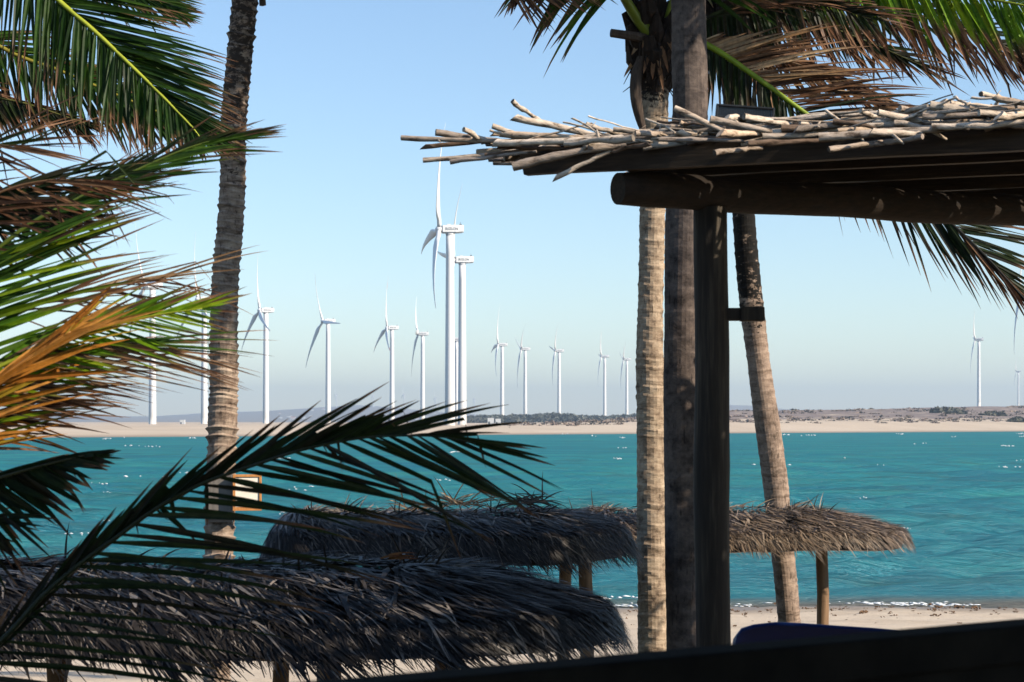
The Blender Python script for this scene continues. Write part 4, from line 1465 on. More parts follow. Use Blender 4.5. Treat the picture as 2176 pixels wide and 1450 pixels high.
# dry brown tangle above
frond_px(tY, [(*o0, ZY), (-250, 760, ZY), (-140, 520, ZY), (-20, 420, ZY), (90, 385, ZY), (200, 385, ZY)], 26,
         U=[(0.3, -22), (1, -8)], Lo=[(0.3, 12), (1, 10)], lu=[(0.3, 320), (1, 230)], ll=[(0.3, 320), (1, 230)],
         wd=8, pal='brown', palu='dark', tip=0.95, droop=0.35, wind=(0.3, 0, 0), t0=0.4, rib=0.014, ribcol=(0.14, 0.08, 0.04), seed=502, jit=10, kinkp=0.2, mat=DRYLEAF, label='dry brown tangled frond')
frond_px(tY, [(*o0, ZY + .5), (-270, 720, ZY + .5), (-180, 430, ZY + .5), (-60, 320, ZY + .5), (60, 310, ZY + .5)], 22,
         U=[(0.3, -34), (1, -20)], Lo=[(0.3, 26), (1, 16)], lu=[(0.3, 260), (1, 200)], ll=[(0.3, 280), (1, 200)],
         wd=7, pal='brown', palu='dark', tip=0.6, droop=0.3, wind=(0.3, 0, 0), t0=0.4, rib=0.014, ribcol=(0.1, 0.07, 0.04), seed=503, jit=8, kinkp=0.1, mat=DRYLEAF, label='dry brown ragged frond')
# main broad green leaflets
frond_px(tY, [(*o0, ZY - .1), (-290, 960, ZY - .2), (-230, 820, ZY - .25), (-170, 710, ZY - .25), (-90, 610, ZY - .2), (0, 540, ZY - .15)], 22,
         U=[(0.1, -23), (0.6, -25), (1, -27)], Lo=[(0.1, -18), (0.6, -20), (1, -20)], lu=[(0.1, 700), (0.5, 620), (1, 330)], ll=[(0.1, 660), (0.5, 600), (1, 380)],
         wd=14, pal='lime', palu='green', tip=0.78, droop=0.10, wind=(0.10, 0, 0), t0=0.12, rib=0.018, ribcol=(0.14, 0.2, 0.03), seed=504, face=(0.55, -0.75, 0.5), jit=3, dy=0.1, label='broad green frond with browned leaflet tips')
frond_px(tY, [(*o0, ZY - .3), (-220, 960, ZY - .3), (-90, 830, ZY - .3), (60, 752, ZY - .3), (200, 702, ZY - .3), (320, 672, ZY - .3), (430, 656, ZY - .3)], 30,
         U=[(0.25, -32), (0.7, -30), (1, -12)], Lo=[(0.25, 6), (0.7, 14), (1, 12)], lu=[(0.25, 330), (0.65, 250), (1, 110)], ll=[(0.25, 330), (0.65, 250), (1, 110)],
         wd=10, pal='lime', palu='lime', tip=0.72, droop=0.12, wind=(0.12, 0, 0), t0=0.3, rib=0.015, ribcol=(0.3, 0.34, 0.03), seed=505, face=(0.55, -0.75, 0.5), jit=4, label='bright green frond tip')
# orange dead frond
frond_px(tY, [(*o0, ZY - .4), (-240, 1020, ZY - .4), (-150, 920, ZY - .4), (-40, 830, ZY - .4), (70, 755, ZY - .4), (150, 705, ZY - .4)], 19,
         U=[(0.2, -38), (1, -32)], Lo=[(0.2, -28), (1, -18)], lu=[(0.2, 360), (1, 170)], ll=[(0.2, 420), (1, 220)],
         wd=15, pal='orange', tip=1.1, droop=0.15, wind=(0.1, 0, 0), t0=0.2, rib=0.02, ribcol=(0.45, 0.2, 0.05), seed=506, face=(0.55, -0.75, 0.5), jit=9, mat=DRYLEAF, dy=0.1, label='dead orange frond with broad leaflets')
# tan and brown leaflets streaming right
frond_px(tY, [(*o0, ZY - .2), (-240, 930, ZY - .2), (-120, 820, ZY - .2), (20, 764, ZY - .2), (160, 738, ZY - .2), (290, 728, ZY - .2)], 24,
         U=[(0.3, -12), (1, 0)], Lo=[(0.3, 4), (1, 12)], lu=[(0.3, 430), (1, 320)], ll=[(0.3, 430), (1, 330)],
         wd=8, pal='tan', palu='green', tip=0.75, droop=0.16, wind=(0.15, 0, 0), t0=0.3, rib=0.014, ribcol=(0.3, 0.2, 0.1), seed=507, face=(0.55, -0.75, 0.5), jit=3, mat=DRYLEAF, label='tan frond streaming right')
frond_px(tY, [(*o0, ZY + .1), (-230, 990, ZY + .1), (-120, 890, ZY + .1), (0, 836, ZY + .1), (110, 806, ZY + .1)], 13,
         U=[(0.3, -18), (1, -8)], Lo=[(0.3, -6), (1, 4)], lu=[(0.3, 420), (1, 300)], ll=[(0.3, 400), (1, 280)],
         wd=10, pal='brown', palu='brown', tip=0.9, droop=0.30, wind=(0.2, 0, 0), t0=0.3, rib=0.014, ribcol=(0.2, 0.12, 0.06), seed=508, face=(0.55, -0.75, 0.5), jit=5, mat=DRYLEAF, label='dark brown frond')
frond_px(tY, [(*o0, ZY), (-250, 1010, ZY), (-150, 940, ZY), (-50, 890, ZY), (40, 868, ZY)], 11,
         U=[(0.3, -18), (1, -12)], Lo=[(0.3, 2), (1, 12)], lu=[(0.3, 320), (1, 200)], ll=[(0.3, 300), (1, 200)],
         wd=11, pal='orange', palu='brown', tip=0.7, droop=0.3, wind=(0.2, 0, 0), t0=0.3, rib=0.014, ribcol=(0.3, 0.15, 0.06), seed=509, face=(0.55, -0.75, 0.5), jit=7, mat=DRYLEAF, label='orange brown frond')
frond_px(tY, [(*o0, ZY + .6), (-300, 800, ZY + .7), (-230, 600, ZY + .7), (-120, 470, ZY + .7), (0, 440, ZY + .6), (110, 470, ZY + .6)], 30,
         U=[(0.3, -20), (1, 0)], Lo=[(0.3, 50), (1, 40)], lu=[(0.3, 220), (1, 170)], ll=[(0.3, 200), (1, 150)],
         wd=11, pal='dark', palu='dark', tip=0.8, droop=0.2, wind=(0.25, 0, 0), t0=0.4, rib=0.014, ribcol=(0.1, 0.1, 0.03), seed=510, jit=7)
frond_px(tY, [(*o0, ZY + .5), (-280, 820, ZY + .6), (-190, 560, ZY + .6), (-80, 450, ZY + .6), (30, 430, ZY + .6), (130, 440, ZY + .6)], 34,
         U=[(0.4, -24), (1, -6)], Lo=[(0.4, 24), (1, 12)], lu=[(0.4, 200), (1, 150)], ll=[(0.4, 200), (1, 150)],
         wd=12, pal='dark', palu='dark', tip=0.7, droop=0.3, wind=(0.25, 0, 0), t0=0.4, rib=0.014, ribcol=(0.05, 0.05, 0.02), seed=512, jit=9, kinkp=0.1)
frond_px(tY, [(*o0, ZY + .2), (-240, 880, ZY + .2), (-100, 720, ZY + .2), (80, 640, ZY + .2), (240, 606, ZY + .2), (360, 590, ZY + .2)], 12,
         U=[(0.5, -14), (1, -8)], Lo=[(0.5, 6), (1, 14)], lu=[(0.5, 260), (1, 230)], ll=[(0.5, 270), (1, 250)],
         wd=6, pal='brown', palu='tan', tip=0.9, droop=0.25, wind=(0.2, 0, 0), t0=0.5, rib=0.010, ribcol=(0.2, 0.12, 0.06), seed=511, face=(0.55, -0.75, 0.5), jit=6, kinkp=0.15, mat=DRYLEAF, label='thin dry frond with wispy leaflets')

# --- palm S : shaded frond in front, from a seedling palm beside the veranda
ZS = 6.9
gs = W(-330, 1450, ZS)
gs.z = sand_z(gs.x, gs.y)
tS = thing('young_palm', gs, 'young palm in deep shade, its big black silhouetted frond arching across the sea', 'palm tree')
oS = (-330, 1560)
top = W(oS[0], oS[1], ZS)
trunk([gs + Vector((0, 0, -.1)), (gs + top) / 2 + Vector((0.02, 0, 0)), top], [0.16, 0.13, 0.11], 0.09, 0.06, 0.03, 73).build('trunk', BARK_A, tS, smooth=False)
boots(tS, top, 0.14, 0.4, 48, 12)
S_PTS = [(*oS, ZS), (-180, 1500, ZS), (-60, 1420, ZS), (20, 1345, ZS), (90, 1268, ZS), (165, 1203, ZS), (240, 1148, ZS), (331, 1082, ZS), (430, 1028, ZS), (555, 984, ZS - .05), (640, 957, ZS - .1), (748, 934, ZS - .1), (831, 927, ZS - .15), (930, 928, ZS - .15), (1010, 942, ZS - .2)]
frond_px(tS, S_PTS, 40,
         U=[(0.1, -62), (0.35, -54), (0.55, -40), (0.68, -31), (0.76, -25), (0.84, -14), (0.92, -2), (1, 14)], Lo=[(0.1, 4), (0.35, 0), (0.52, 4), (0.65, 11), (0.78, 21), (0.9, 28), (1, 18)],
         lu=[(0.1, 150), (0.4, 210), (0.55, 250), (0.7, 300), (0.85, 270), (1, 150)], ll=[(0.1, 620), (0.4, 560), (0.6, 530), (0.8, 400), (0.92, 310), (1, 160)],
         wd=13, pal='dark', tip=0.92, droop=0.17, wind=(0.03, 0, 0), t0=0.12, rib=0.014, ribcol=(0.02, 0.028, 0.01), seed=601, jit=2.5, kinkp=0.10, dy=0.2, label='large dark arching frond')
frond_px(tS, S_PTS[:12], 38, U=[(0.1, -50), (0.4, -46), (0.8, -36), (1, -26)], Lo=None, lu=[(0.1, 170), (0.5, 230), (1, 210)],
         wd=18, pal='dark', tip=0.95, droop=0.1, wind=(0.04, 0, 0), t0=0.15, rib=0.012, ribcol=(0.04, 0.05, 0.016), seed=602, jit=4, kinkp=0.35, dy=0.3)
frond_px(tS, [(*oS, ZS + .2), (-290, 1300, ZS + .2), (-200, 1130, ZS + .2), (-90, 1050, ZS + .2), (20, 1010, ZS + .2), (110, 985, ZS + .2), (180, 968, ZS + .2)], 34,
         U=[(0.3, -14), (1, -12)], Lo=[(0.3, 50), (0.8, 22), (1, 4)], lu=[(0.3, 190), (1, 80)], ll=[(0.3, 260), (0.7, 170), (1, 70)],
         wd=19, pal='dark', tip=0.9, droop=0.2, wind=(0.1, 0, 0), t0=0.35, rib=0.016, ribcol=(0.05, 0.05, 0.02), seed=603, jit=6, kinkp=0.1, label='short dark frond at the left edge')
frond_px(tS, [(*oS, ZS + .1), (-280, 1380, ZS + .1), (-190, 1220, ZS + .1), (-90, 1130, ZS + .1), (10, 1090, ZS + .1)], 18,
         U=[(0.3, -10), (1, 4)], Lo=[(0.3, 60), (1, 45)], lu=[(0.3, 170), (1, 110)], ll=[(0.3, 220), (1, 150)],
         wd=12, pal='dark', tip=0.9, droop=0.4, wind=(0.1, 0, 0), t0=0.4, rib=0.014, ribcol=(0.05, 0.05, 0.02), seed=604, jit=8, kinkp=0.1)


# ------------------------------------------------------------------ thatched shades
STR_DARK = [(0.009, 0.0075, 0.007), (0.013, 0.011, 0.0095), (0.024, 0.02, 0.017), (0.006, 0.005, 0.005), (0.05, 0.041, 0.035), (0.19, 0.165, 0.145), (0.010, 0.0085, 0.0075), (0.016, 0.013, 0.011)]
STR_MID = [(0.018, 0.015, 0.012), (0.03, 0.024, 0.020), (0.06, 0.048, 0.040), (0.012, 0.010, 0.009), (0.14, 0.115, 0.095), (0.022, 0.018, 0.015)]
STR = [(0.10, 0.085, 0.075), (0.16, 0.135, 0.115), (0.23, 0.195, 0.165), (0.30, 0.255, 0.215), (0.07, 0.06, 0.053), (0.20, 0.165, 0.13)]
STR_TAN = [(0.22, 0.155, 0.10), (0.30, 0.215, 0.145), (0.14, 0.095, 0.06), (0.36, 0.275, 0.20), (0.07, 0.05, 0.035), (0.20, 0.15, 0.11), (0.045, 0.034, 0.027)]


def hut(label, xl, xr, yc, b, bl, br, ze, hgt, expo, hang, nstr, posts, seed, cols, skew=0.45, swid=0.02, slen=(0.35, 0.65), extra=None, post_r=0.06, cols_top=None):
    rr = random.Random(seed)
    gx = (xl + xr) / 2
    root = thing('thatched_shade', (gx, yc, sand_z(gx, yc)), label, 'beach shade', 'thatched beach shades')
    x0, x1 = xl + bl, xr - br
    per_s = x1 - x0
    per = [per_s, math.pi * (b + br) / 2, per_s, math.pi * (b + bl) / 2]
    tot = sum(per)

    def at(s, d):
        """s along the perimeter, d 0 at ridge .. 1 at the eave (beyond 1: hanging fringe, in eave lengths) -> point, outward"""
        s = s % tot
        if s < per[0]:
            c = Vector((lerp(x0, x1, s / per[0]), yc, 0))
            o = Vector((0, -b, 0))
        elif s < per[0] + per[1]:
            a = (s - per[0]) / per[1] * math.pi - math.pi / 2
            c = Vector((x1, yc, 0))
            o = Vector((math.cos(a) * br, math.sin(a) * b, 0))
        elif s < per[0] + per[1] + per[2]:
            c = Vector((lerp(x1, x0, (s - per[0] - per[1]) / per[2]), yc, 0))
            o = Vector((0, b, 0))
        else:
            a = (s - per[0] - per[1] - per[2]) / per[3] * math.pi + math.pi / 2
            c = Vector((x0, yc, 0))
            o = Vector((math.cos(a) * bl, math.sin(a) * b, 0))
        ol = o.length
        wob = 1 + 0.05 * mnoise.noise(Vector((s * 1.4, seed, 0)))
        sag = 0.035 * mnoise.noise(Vector((s * 0.8, seed, 4))) + 0.02 * mnoise.noise(Vector((c.x * 3, d * 3, seed)))
        if d <= 1:
            p = c + o * d * wob
            p.z = ze + sag + hgt * (1 - d ** expo)
        else:
            e = (d - 1) * ol
            p = c + o * wob + o / ol * e * 0.50
            p.z = ze + sag - e
        return p, o / ol, ol
    # inner shell
    mb = MB()
    ns, nd = 72, 9
    dsteps = [0, 0.15, 0.3, 0.45, 0.6, 0.75, 0.88, 0.98, 1.0]
    grid = []
    for i in range(ns):
        row = []
        for k, d in enumerate(dsteps):
            p, o, ol = at(tot * i / ns, d * 0.985)
            if k == nd - 1:
                p.z -= hang * 0.55
            p.z -= 0.03
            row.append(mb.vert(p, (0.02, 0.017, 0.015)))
        # underside
        for d in (0.9, 0.45, 0.0):
            p, o, ol = at(tot * i / ns, d)
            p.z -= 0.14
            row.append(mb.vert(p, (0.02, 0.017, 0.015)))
        grid.append(row)
    for i in range(ns):
        a, b_ = grid[i], grid[(i + 1) % ns]
        for k in range(len(a) - 1):
            mb.f.append((a[k], b_[k], b_[k + 1], a[k + 1]))

    def strip(s, d, L, wd, lift, sk, col, up=0.0, curl=1.0):
        K = 5
        prev = None
        pos = None
        ol0 = at(s, min(d, 0.99))[2]
        for i in range(K + 1):
            t = i / K
            dd = d + L * t / ol0
            ss = s + sk * L * t
            p, o, ol = at(ss, dd)
            p += o * 0.03 + Vector((0, 0, lift * (1 - abs(t - 0.45)) + up * t * t))
            tang = Vector((-o.y, o.x, 0))
            hw = wd * 0.5 * (1 - 0.85 * t ** 2)
            tw = tang * hw + Vector((0, 0, rr.uniform(-.25, .25) * hw))
            f = 1 - 0.15 * t
            c = tuple(x * f for x in col)
            ids = (mb.vert(p - tw, c), mb.vert(p + tw, c))
            if prev:
                mb.f.append((prev[0], prev[1], ids[1], ids[0]))
            prev = ids
    for k in range(nstr):
        s = rr.uniform(0, tot)
        q = rr.random()
        # strips start in courses: denser at the eave
        d = rr.random() ** 0.75 * 0.98
        if q < 0.42:
            d = rr.uniform(0.62, 0.99)
        L = rr.uniform(*slen)
        maxd = 1 + hang * rr.uniform(0.45, 1.15) / max(0.3, at(s, 0.9)[2])
        # tufts: neighbouring strips share length and lean
        tf = mnoise.noise(Vector((s * 7.0, d * 5, seed * 1.3)))
        maxd += tf * 0.17
        ol0 = at(s, .9)[2]
        L = min(L, max(0.10, (maxd - d) * ol0))
        sk = skew + rr.gauss(0, 0.34) + 0.6 * tf
        if at(s, 0.5)[1].y > 0.2:
            sk = -sk
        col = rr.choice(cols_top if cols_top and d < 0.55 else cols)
        f = rr.uniform(0.7, 1.25)
        strip(s, d, L, swid * (rr.uniform(0.4, 1.1) if rr.random() < 0.8 else rr.uniform(1.4, 2.4)), rr.uniform(0.0, 0.06), sk, tuple(x * f for x in col), up=rr.choice([0, 0, 0.02, 0.05, 0.09]))
    # ragged ridge: loose ends standing up
    for k in range(int(nstr * 0.008)):
        s = rr.uniform(0, tot)
        p, o, ol = at(s, rr.uniform(0, 0.5))
        d_ = Vector((rr.uniform(-0.2, 1), rr.uniform(-.5, .5), rr.uniform(0.05, 0.5)))
        leaflet(mb, p + Vector((0, 0, 0.01)), d_, rr.uniform(0.10, 0.3), swid * 0.7, rr.choice(cols), rr.choice(cols), 0.8, Vector((0, -1, 0.4)), 1.6, Vector((0.6, 0, 0)), rr, None, 4)
    if extra:
        extra(mb, at, rr)
    mb.build('thatch_roof', THATCH, root)
    for px_, yy, pr in posts:
        m2 = MB()
        x_ = (px_ - CX) / F * yy
        zb = sand_z(x_, yy) - 0.15
        zt = ze + 0.05
        n = 9
        path = [Vector((x_ + 0.012 * math.sin(i * 1.3 + px_), yy + 0.01 * math.cos(i), lerp(zb, zt, i / (n - 1)))) for i in range(n)]
        m2.tube(path, [pr * (1.06 - 0.1 * i / n) * (1 + 0.03 * math.sin(i * 2.1 + px_)) for i in range(n)], 14, None, True, 0.03)
        m2.build('post', HUTPOST, root, smooth=True)
    # ridge and eave poles carried by the posts
    m2 = MB()
    m2.tube([(x0 - 0.1, yc, ze - 0.10), (x1 + 0.1, yc, ze - 0.10)], 0.045, 9)
    m2.build('ridge_pole', HUTPOST, root, smooth=True)
    for yy in (yc - b * 0.55, yc + b * 0.55):
        m2 = MB()
        m2.tube([(x0, yy, ze - 0.06), (x1, yy, ze - 0.06)], 0.035, 9)
        m2.build('eave_pole', HUTPOST, root, smooth=True)
    return root


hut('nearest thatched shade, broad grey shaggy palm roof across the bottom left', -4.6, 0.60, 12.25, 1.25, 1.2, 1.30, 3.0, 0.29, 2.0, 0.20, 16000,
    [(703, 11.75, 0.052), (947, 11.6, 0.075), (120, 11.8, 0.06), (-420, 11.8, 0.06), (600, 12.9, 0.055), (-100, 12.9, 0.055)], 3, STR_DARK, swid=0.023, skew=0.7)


def tuft(mb, at, rr):
    # a wisp of loose pale straw standing on the ridge, and a dark frond end further right
    for c, n, pal in ((W(978, 1072, 16.2), 34, PAL['tan']), (W(880, 1085, 16.2), 12, PAL['tan']), (W(735, 1088, 16.2), 12, STR), (W(1105, 1070, 16.3), 30, [(0.05, 0.045, 0.04)]), (W(1130, 1064, 16.4), 20, [(0.05, 0.045, 0.04)])):
        for k in range(n):
            d_ = Vector((rr.uniform(-1.0, 1.3), rr.uniform(-.4, .4), rr.uniform(-0.1, 0.55)))
            leaflet(mb, c + Vector((rr.gauss(0, .05), rr.gauss(0, .05), 0)), d_, rr.uniform(0.10, 0.33), 0.013, rr.choice(pal), rr.choice(pal), 0.8, Vector((0, -1, 0.4)), 2.0, Vector((0.5, 0, 0)), rr, None, 5)


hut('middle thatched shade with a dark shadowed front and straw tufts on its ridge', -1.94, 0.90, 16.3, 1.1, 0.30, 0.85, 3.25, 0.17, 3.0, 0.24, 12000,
    [(1199, 16.6, 0.052), (1245, 15.75, 0.055), (690, 15.8, 0.055), (700, 16.8, 0.055)], 8, STR_MID, swid=0.016, slen=(0.3, 0.55), extra=tuft, skew=0.6, cols_top=STR)  # paler strips near the ridge paint in the sunlight on top
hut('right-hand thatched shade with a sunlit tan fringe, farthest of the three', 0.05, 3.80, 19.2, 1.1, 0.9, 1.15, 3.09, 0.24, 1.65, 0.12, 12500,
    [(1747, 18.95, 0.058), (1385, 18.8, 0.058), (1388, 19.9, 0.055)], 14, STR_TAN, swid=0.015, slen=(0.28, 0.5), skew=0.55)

# curled brown leaf lying on the nearest roof
lf = W(838, 1212, 12.0)
lf.z = 3.36
mb = MB()
rr = random.Random(3)
for k in range(9):
    leaflet(mb, lf + Vector((rr.uniform(-.09, .0), rr.gauss(0, .02), rr.uniform(0, 0.03))), Vector((1, rr.gauss(0, .2), rr.uniform(-.1, .25))), rr.uniform(0.10, 0.18), 0.03, (0.22, 0.09, 0.03), (0.14, 0.05, 0.02), 0.6, Vector((0, -0.4, 1)), 1.5, Vector((0, 0, 0)), rr, None, 5)
o = mb.build('dead_leaf', DRYLEAF, None, base=lf)
tag(o, 'curled brown dead leaf lying on the nearest thatched roof', 'leaf')

# ------------------------------------------------------------------ framed board on palm A
ZSg = ZA - 0.22
c0 = W(525, 1047, ZSg)
t = thing('notice_board', W(525, 1086, ZSg), 'white board in an orange wooden frame, fixed to the ringed left palm trunk', 'sign')
Mb = Matrix.Translation(c0) @ Matrix.Rotation(rad(14), 4, 'Z')
hw, hh = 0.137, 0.172
mb = MB()
mb.box((-hw + .02, -0.008, -hh + .03), (hw - .02, 0.008, hh - .02), None, Mb)
mb.build('panel', BOARD, t)
mb = MB()
mb.box((-hw, -0.02, -hh), (hw, 0.02, -hh + .035), None, Mb)
mb.box((-hw, -0.02, hh - .025), (hw, 0.02, hh), None, Mb)
mb.box((-hw, -0.02, -hh + .035), (-hw + .025, 0.02, hh - .025), None, Mb)
mb.box((hw - .025, -0.02, -hh + .035), (hw, 0.02, hh - .025), None, Mb)
mb.build('frame', FRAMEWOOD, t, bevel=0.003)
mb = MB()
a, b_ = W(443, 1006, ZA - .17), W(494, 1092, ZA - .17)
mb.box((a.x, ZA - .20, b_.z), (b_.x, ZA - .15, a.z))
mb.build('side_board', GREYBOARD, t, bevel=0.004)
mb = MB()
a, b_ = W(440, 1092, ZA - .17), W(494, 1110, ZA - .17)
mb.box((a.x, ZA - .205, b_.z), (b_.x, ZA - .14, a.z))
mb.build('strap', BLACKMETAL, t)

# ------------------------------------------------------------------ pergola
PZ = 5.58                               # underside of the front plank
P0 = Vector((0.033, 11.1, 0))
PD = Vector((0.928, -0.372, 0)).normalized()
PN = Vector((0.372, 0.928, 0)).normalized()     # towards the back
gp = Vector((1.137, 11.2, sand_z(1.137, 11.2)))
tP = thing('pergola', gp, 'rustic pergola with a roof of loose pale sticks on a dark post and log beam', 'pergola')


def plank(mb, s0, s1, off, zlo, zhi, th, cut=0.0):
    M = Matrix(((PD.x, PN.x, 0, 0), (PD.y, PN.y, 0, 0), (0, 0, 1, 0), (0, 0, 0, 1)))
    o = P0 + PN * off
    segs = 24
    rings = []
    for i in range(segs + 1):
        s = lerp(s0, s1, i / segs)
        w1 = 0.006 * mnoise.noise(Vector((s * 1.7, off, 0)))
        w2 = 0.006 * mnoise.noise(Vector((s * 1.7, off, 5)))
        sh = cut if i == 0 else 0
        base = o + PD * s
        rings.append([mb.vert(base + PD * (sh if k[1] < 0.5 else 0) + PN * (k[0] * th) + Vector((0, 0, lerp(zlo + w1, zhi + w2, k[1])))) for k in ((0, 0), (1, 0), (1, 1), (0, 1))])
    for a, b in zip(rings, rings[1:]):
        for k in range(4):
            mb.f.append((a[k], a[(k + 1) % 4], b[(k + 1) % 4], b[k]))
    mb.f.append(tuple(reversed(rings[0])))
    mb.f.append(tuple(rings[-1]))


mb = MB()
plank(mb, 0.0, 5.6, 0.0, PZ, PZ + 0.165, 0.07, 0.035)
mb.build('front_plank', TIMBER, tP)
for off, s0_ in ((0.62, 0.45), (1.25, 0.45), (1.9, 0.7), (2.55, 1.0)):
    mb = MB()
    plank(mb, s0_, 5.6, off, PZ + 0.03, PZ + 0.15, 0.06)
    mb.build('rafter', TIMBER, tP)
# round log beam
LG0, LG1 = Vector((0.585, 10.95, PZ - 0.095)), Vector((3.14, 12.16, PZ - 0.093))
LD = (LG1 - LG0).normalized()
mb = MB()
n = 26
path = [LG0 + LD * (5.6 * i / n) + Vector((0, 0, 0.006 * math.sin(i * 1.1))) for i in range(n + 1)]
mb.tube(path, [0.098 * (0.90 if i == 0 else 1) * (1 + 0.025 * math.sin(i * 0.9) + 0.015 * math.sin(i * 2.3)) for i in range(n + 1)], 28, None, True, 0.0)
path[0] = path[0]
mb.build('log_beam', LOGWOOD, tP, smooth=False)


def post(px, Z, r, ztop, name='post'):
    m2 = MB()
    x = (px - CX) / F * Z
    zb = sand_z(x, Z) - 0.2
    n = 22
    path, rs = [], []
    for i in range(n + 1):
        z = lerp(zb, ztop, i / n)
        bulge = 0.006 * math.exp(-((z - 3.9) / 0.25) ** 2)
        path.append(Vector((x + 0.004 * math.sin(i * 0.8) + lerp(0.009, -0.012, i / n), Z, z)))
        rs.append(r * (1 + 0.05 * (1 - i / n)) + bulge)
    m2.tube(path, rs, 26, None, True, 0.012)
    return m2.build(name, POSTWOOD, tP, smooth=True)


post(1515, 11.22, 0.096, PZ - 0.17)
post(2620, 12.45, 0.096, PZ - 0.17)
mb = MB()
a, b_ = W(1550, 682, 11.2), W(1573, 655, 11.2)
mb.box((a.x - .04, 11.17, a.z), (b_.x, 11.23, b_.z))
a, b_ = W(1572, 683, 11.2), W(1623, 653, 11.2)
mb.box((a.x, 11.15, a.z), (b_.x, 11.25, b_.z))
mb.build('peg', POSTWOOD, tP, bevel=0.008)

# sticks of the roof edge: (x0, y0, x1, y1, diameter px, depth offset)
ST = [(853, 293, 1165, 302, 14, -.05), (926, 281, 1100, 304, 17, .05), (986, 274, 1062, 309, 14, -.1), (898, 313, 1060, 297, 13, 0), (899, 341, 1150, 318, 14, -.12), (957, 345, 1140, 322, 12, -.18),
      (1046, 268, 1160, 303, 14, .0), (1046, 286, 1150, 290, 11, .1), (1052, 303, 1330, 291, 19, -.15), (1090, 214, 1150, 256, 13, .1), (1091, 250, 1310, 297, 19, -.05), (1245, 265, 1370, 294, 14, 0), (1303, 276, 1440, 286, 13, .05),
      (1090, 354, 1330, 306, 24, -.30), (1060, 312, 1230, 318, 13, -.1), (1179, 380, 1300, 322, 14, -.22), (1346, 293, 1200, 306, 18, -.28), (1433, 230, 1545, 281, 16, -.1), (1446, 258, 1530, 276, 11, .0), (1509, 254, 1640, 281, 19, -.2),
      (1545, 249, 1620, 262, 17, .0), (1580, 249, 1710, 272, 18, -.12), (1350, 284, 1490, 290, 15, -.1), (1530, 283, 1620, 284, 19, -.35), (1400, 296, 1580, 300, 13, -.2), (1519, 326, 1620, 316, 16, -.33), (1590, 306, 1770, 298, 16, -.25),
      (1690, 275, 1860, 258, 17, -.12), (1770, 258, 1880, 276, 14, -.05), (1828, 235, 1900, 268, 15, 0), (1866, 240, 2030, 266, 19, -.1), (1912, 229, 1990, 252, 14, .05), (1960, 247, 2120, 240, 17, -.1), (2003, 215, 2080, 238, 19, .05),
      (2050, 222, 2150, 236, 17, 0), (2080, 240, 2190, 248, 18, -.15), (2084, 200, 2150, 213, 14, .1), (2112, 208, 2230, 228, 18, .0), (2122, 247, 2260, 232, 20, -.2), (1850, 280, 1960, 284, 20, -.25), (1762, 318, 1900, 298, 15, -.28), (1740, 293, 2120, 262, 23, -.2),
      (1640, 258, 1720, 280, 14, .05), (1700, 262, 1800, 286, 15, .0), (1240, 310, 1420, 300, 13, -.2), (1130, 296, 1250, 310, 15, -.1), (1440, 280, 1560, 296, 15, -.05), (1620, 290, 1760, 284, 17, -.15), (1780, 280, 1930, 270, 15, -.1), (1900, 262, 2060, 276, 16, -.1),
      (1980, 270, 2180, 258, 18, -.15), (2060, 262, 2220, 270, 17, -.1), (1030, 330, 1210, 312, 11, -.1), (1000, 296, 1180, 310, 12, .1), (1380, 306, 1300, 322, 12, -.25), (1960, 290, 1830, 312, 14, -.25), (2200, 214, 2330, 238, 19, -.1), (2180, 230, 2340, 220, 18, 0)]
SC = [(0.56, 0.46, 0.37), (0.66, 0.55, 0.44), (0.48, 0.385, 0.305), (0.70, 0.585, 0.47), (0.58, 0.44, 0.32), (0.34, 0.28, 0.235)]


def plank_Z(px):
    """distance of the front plank seen at photo column px"""
    m = (px - CX) / F
    # P0 + s*PD with x = m*y
    s = (m * P0.y - P0.x) / (PD.x - m * PD.y)
    return P0.y + s * PD.y


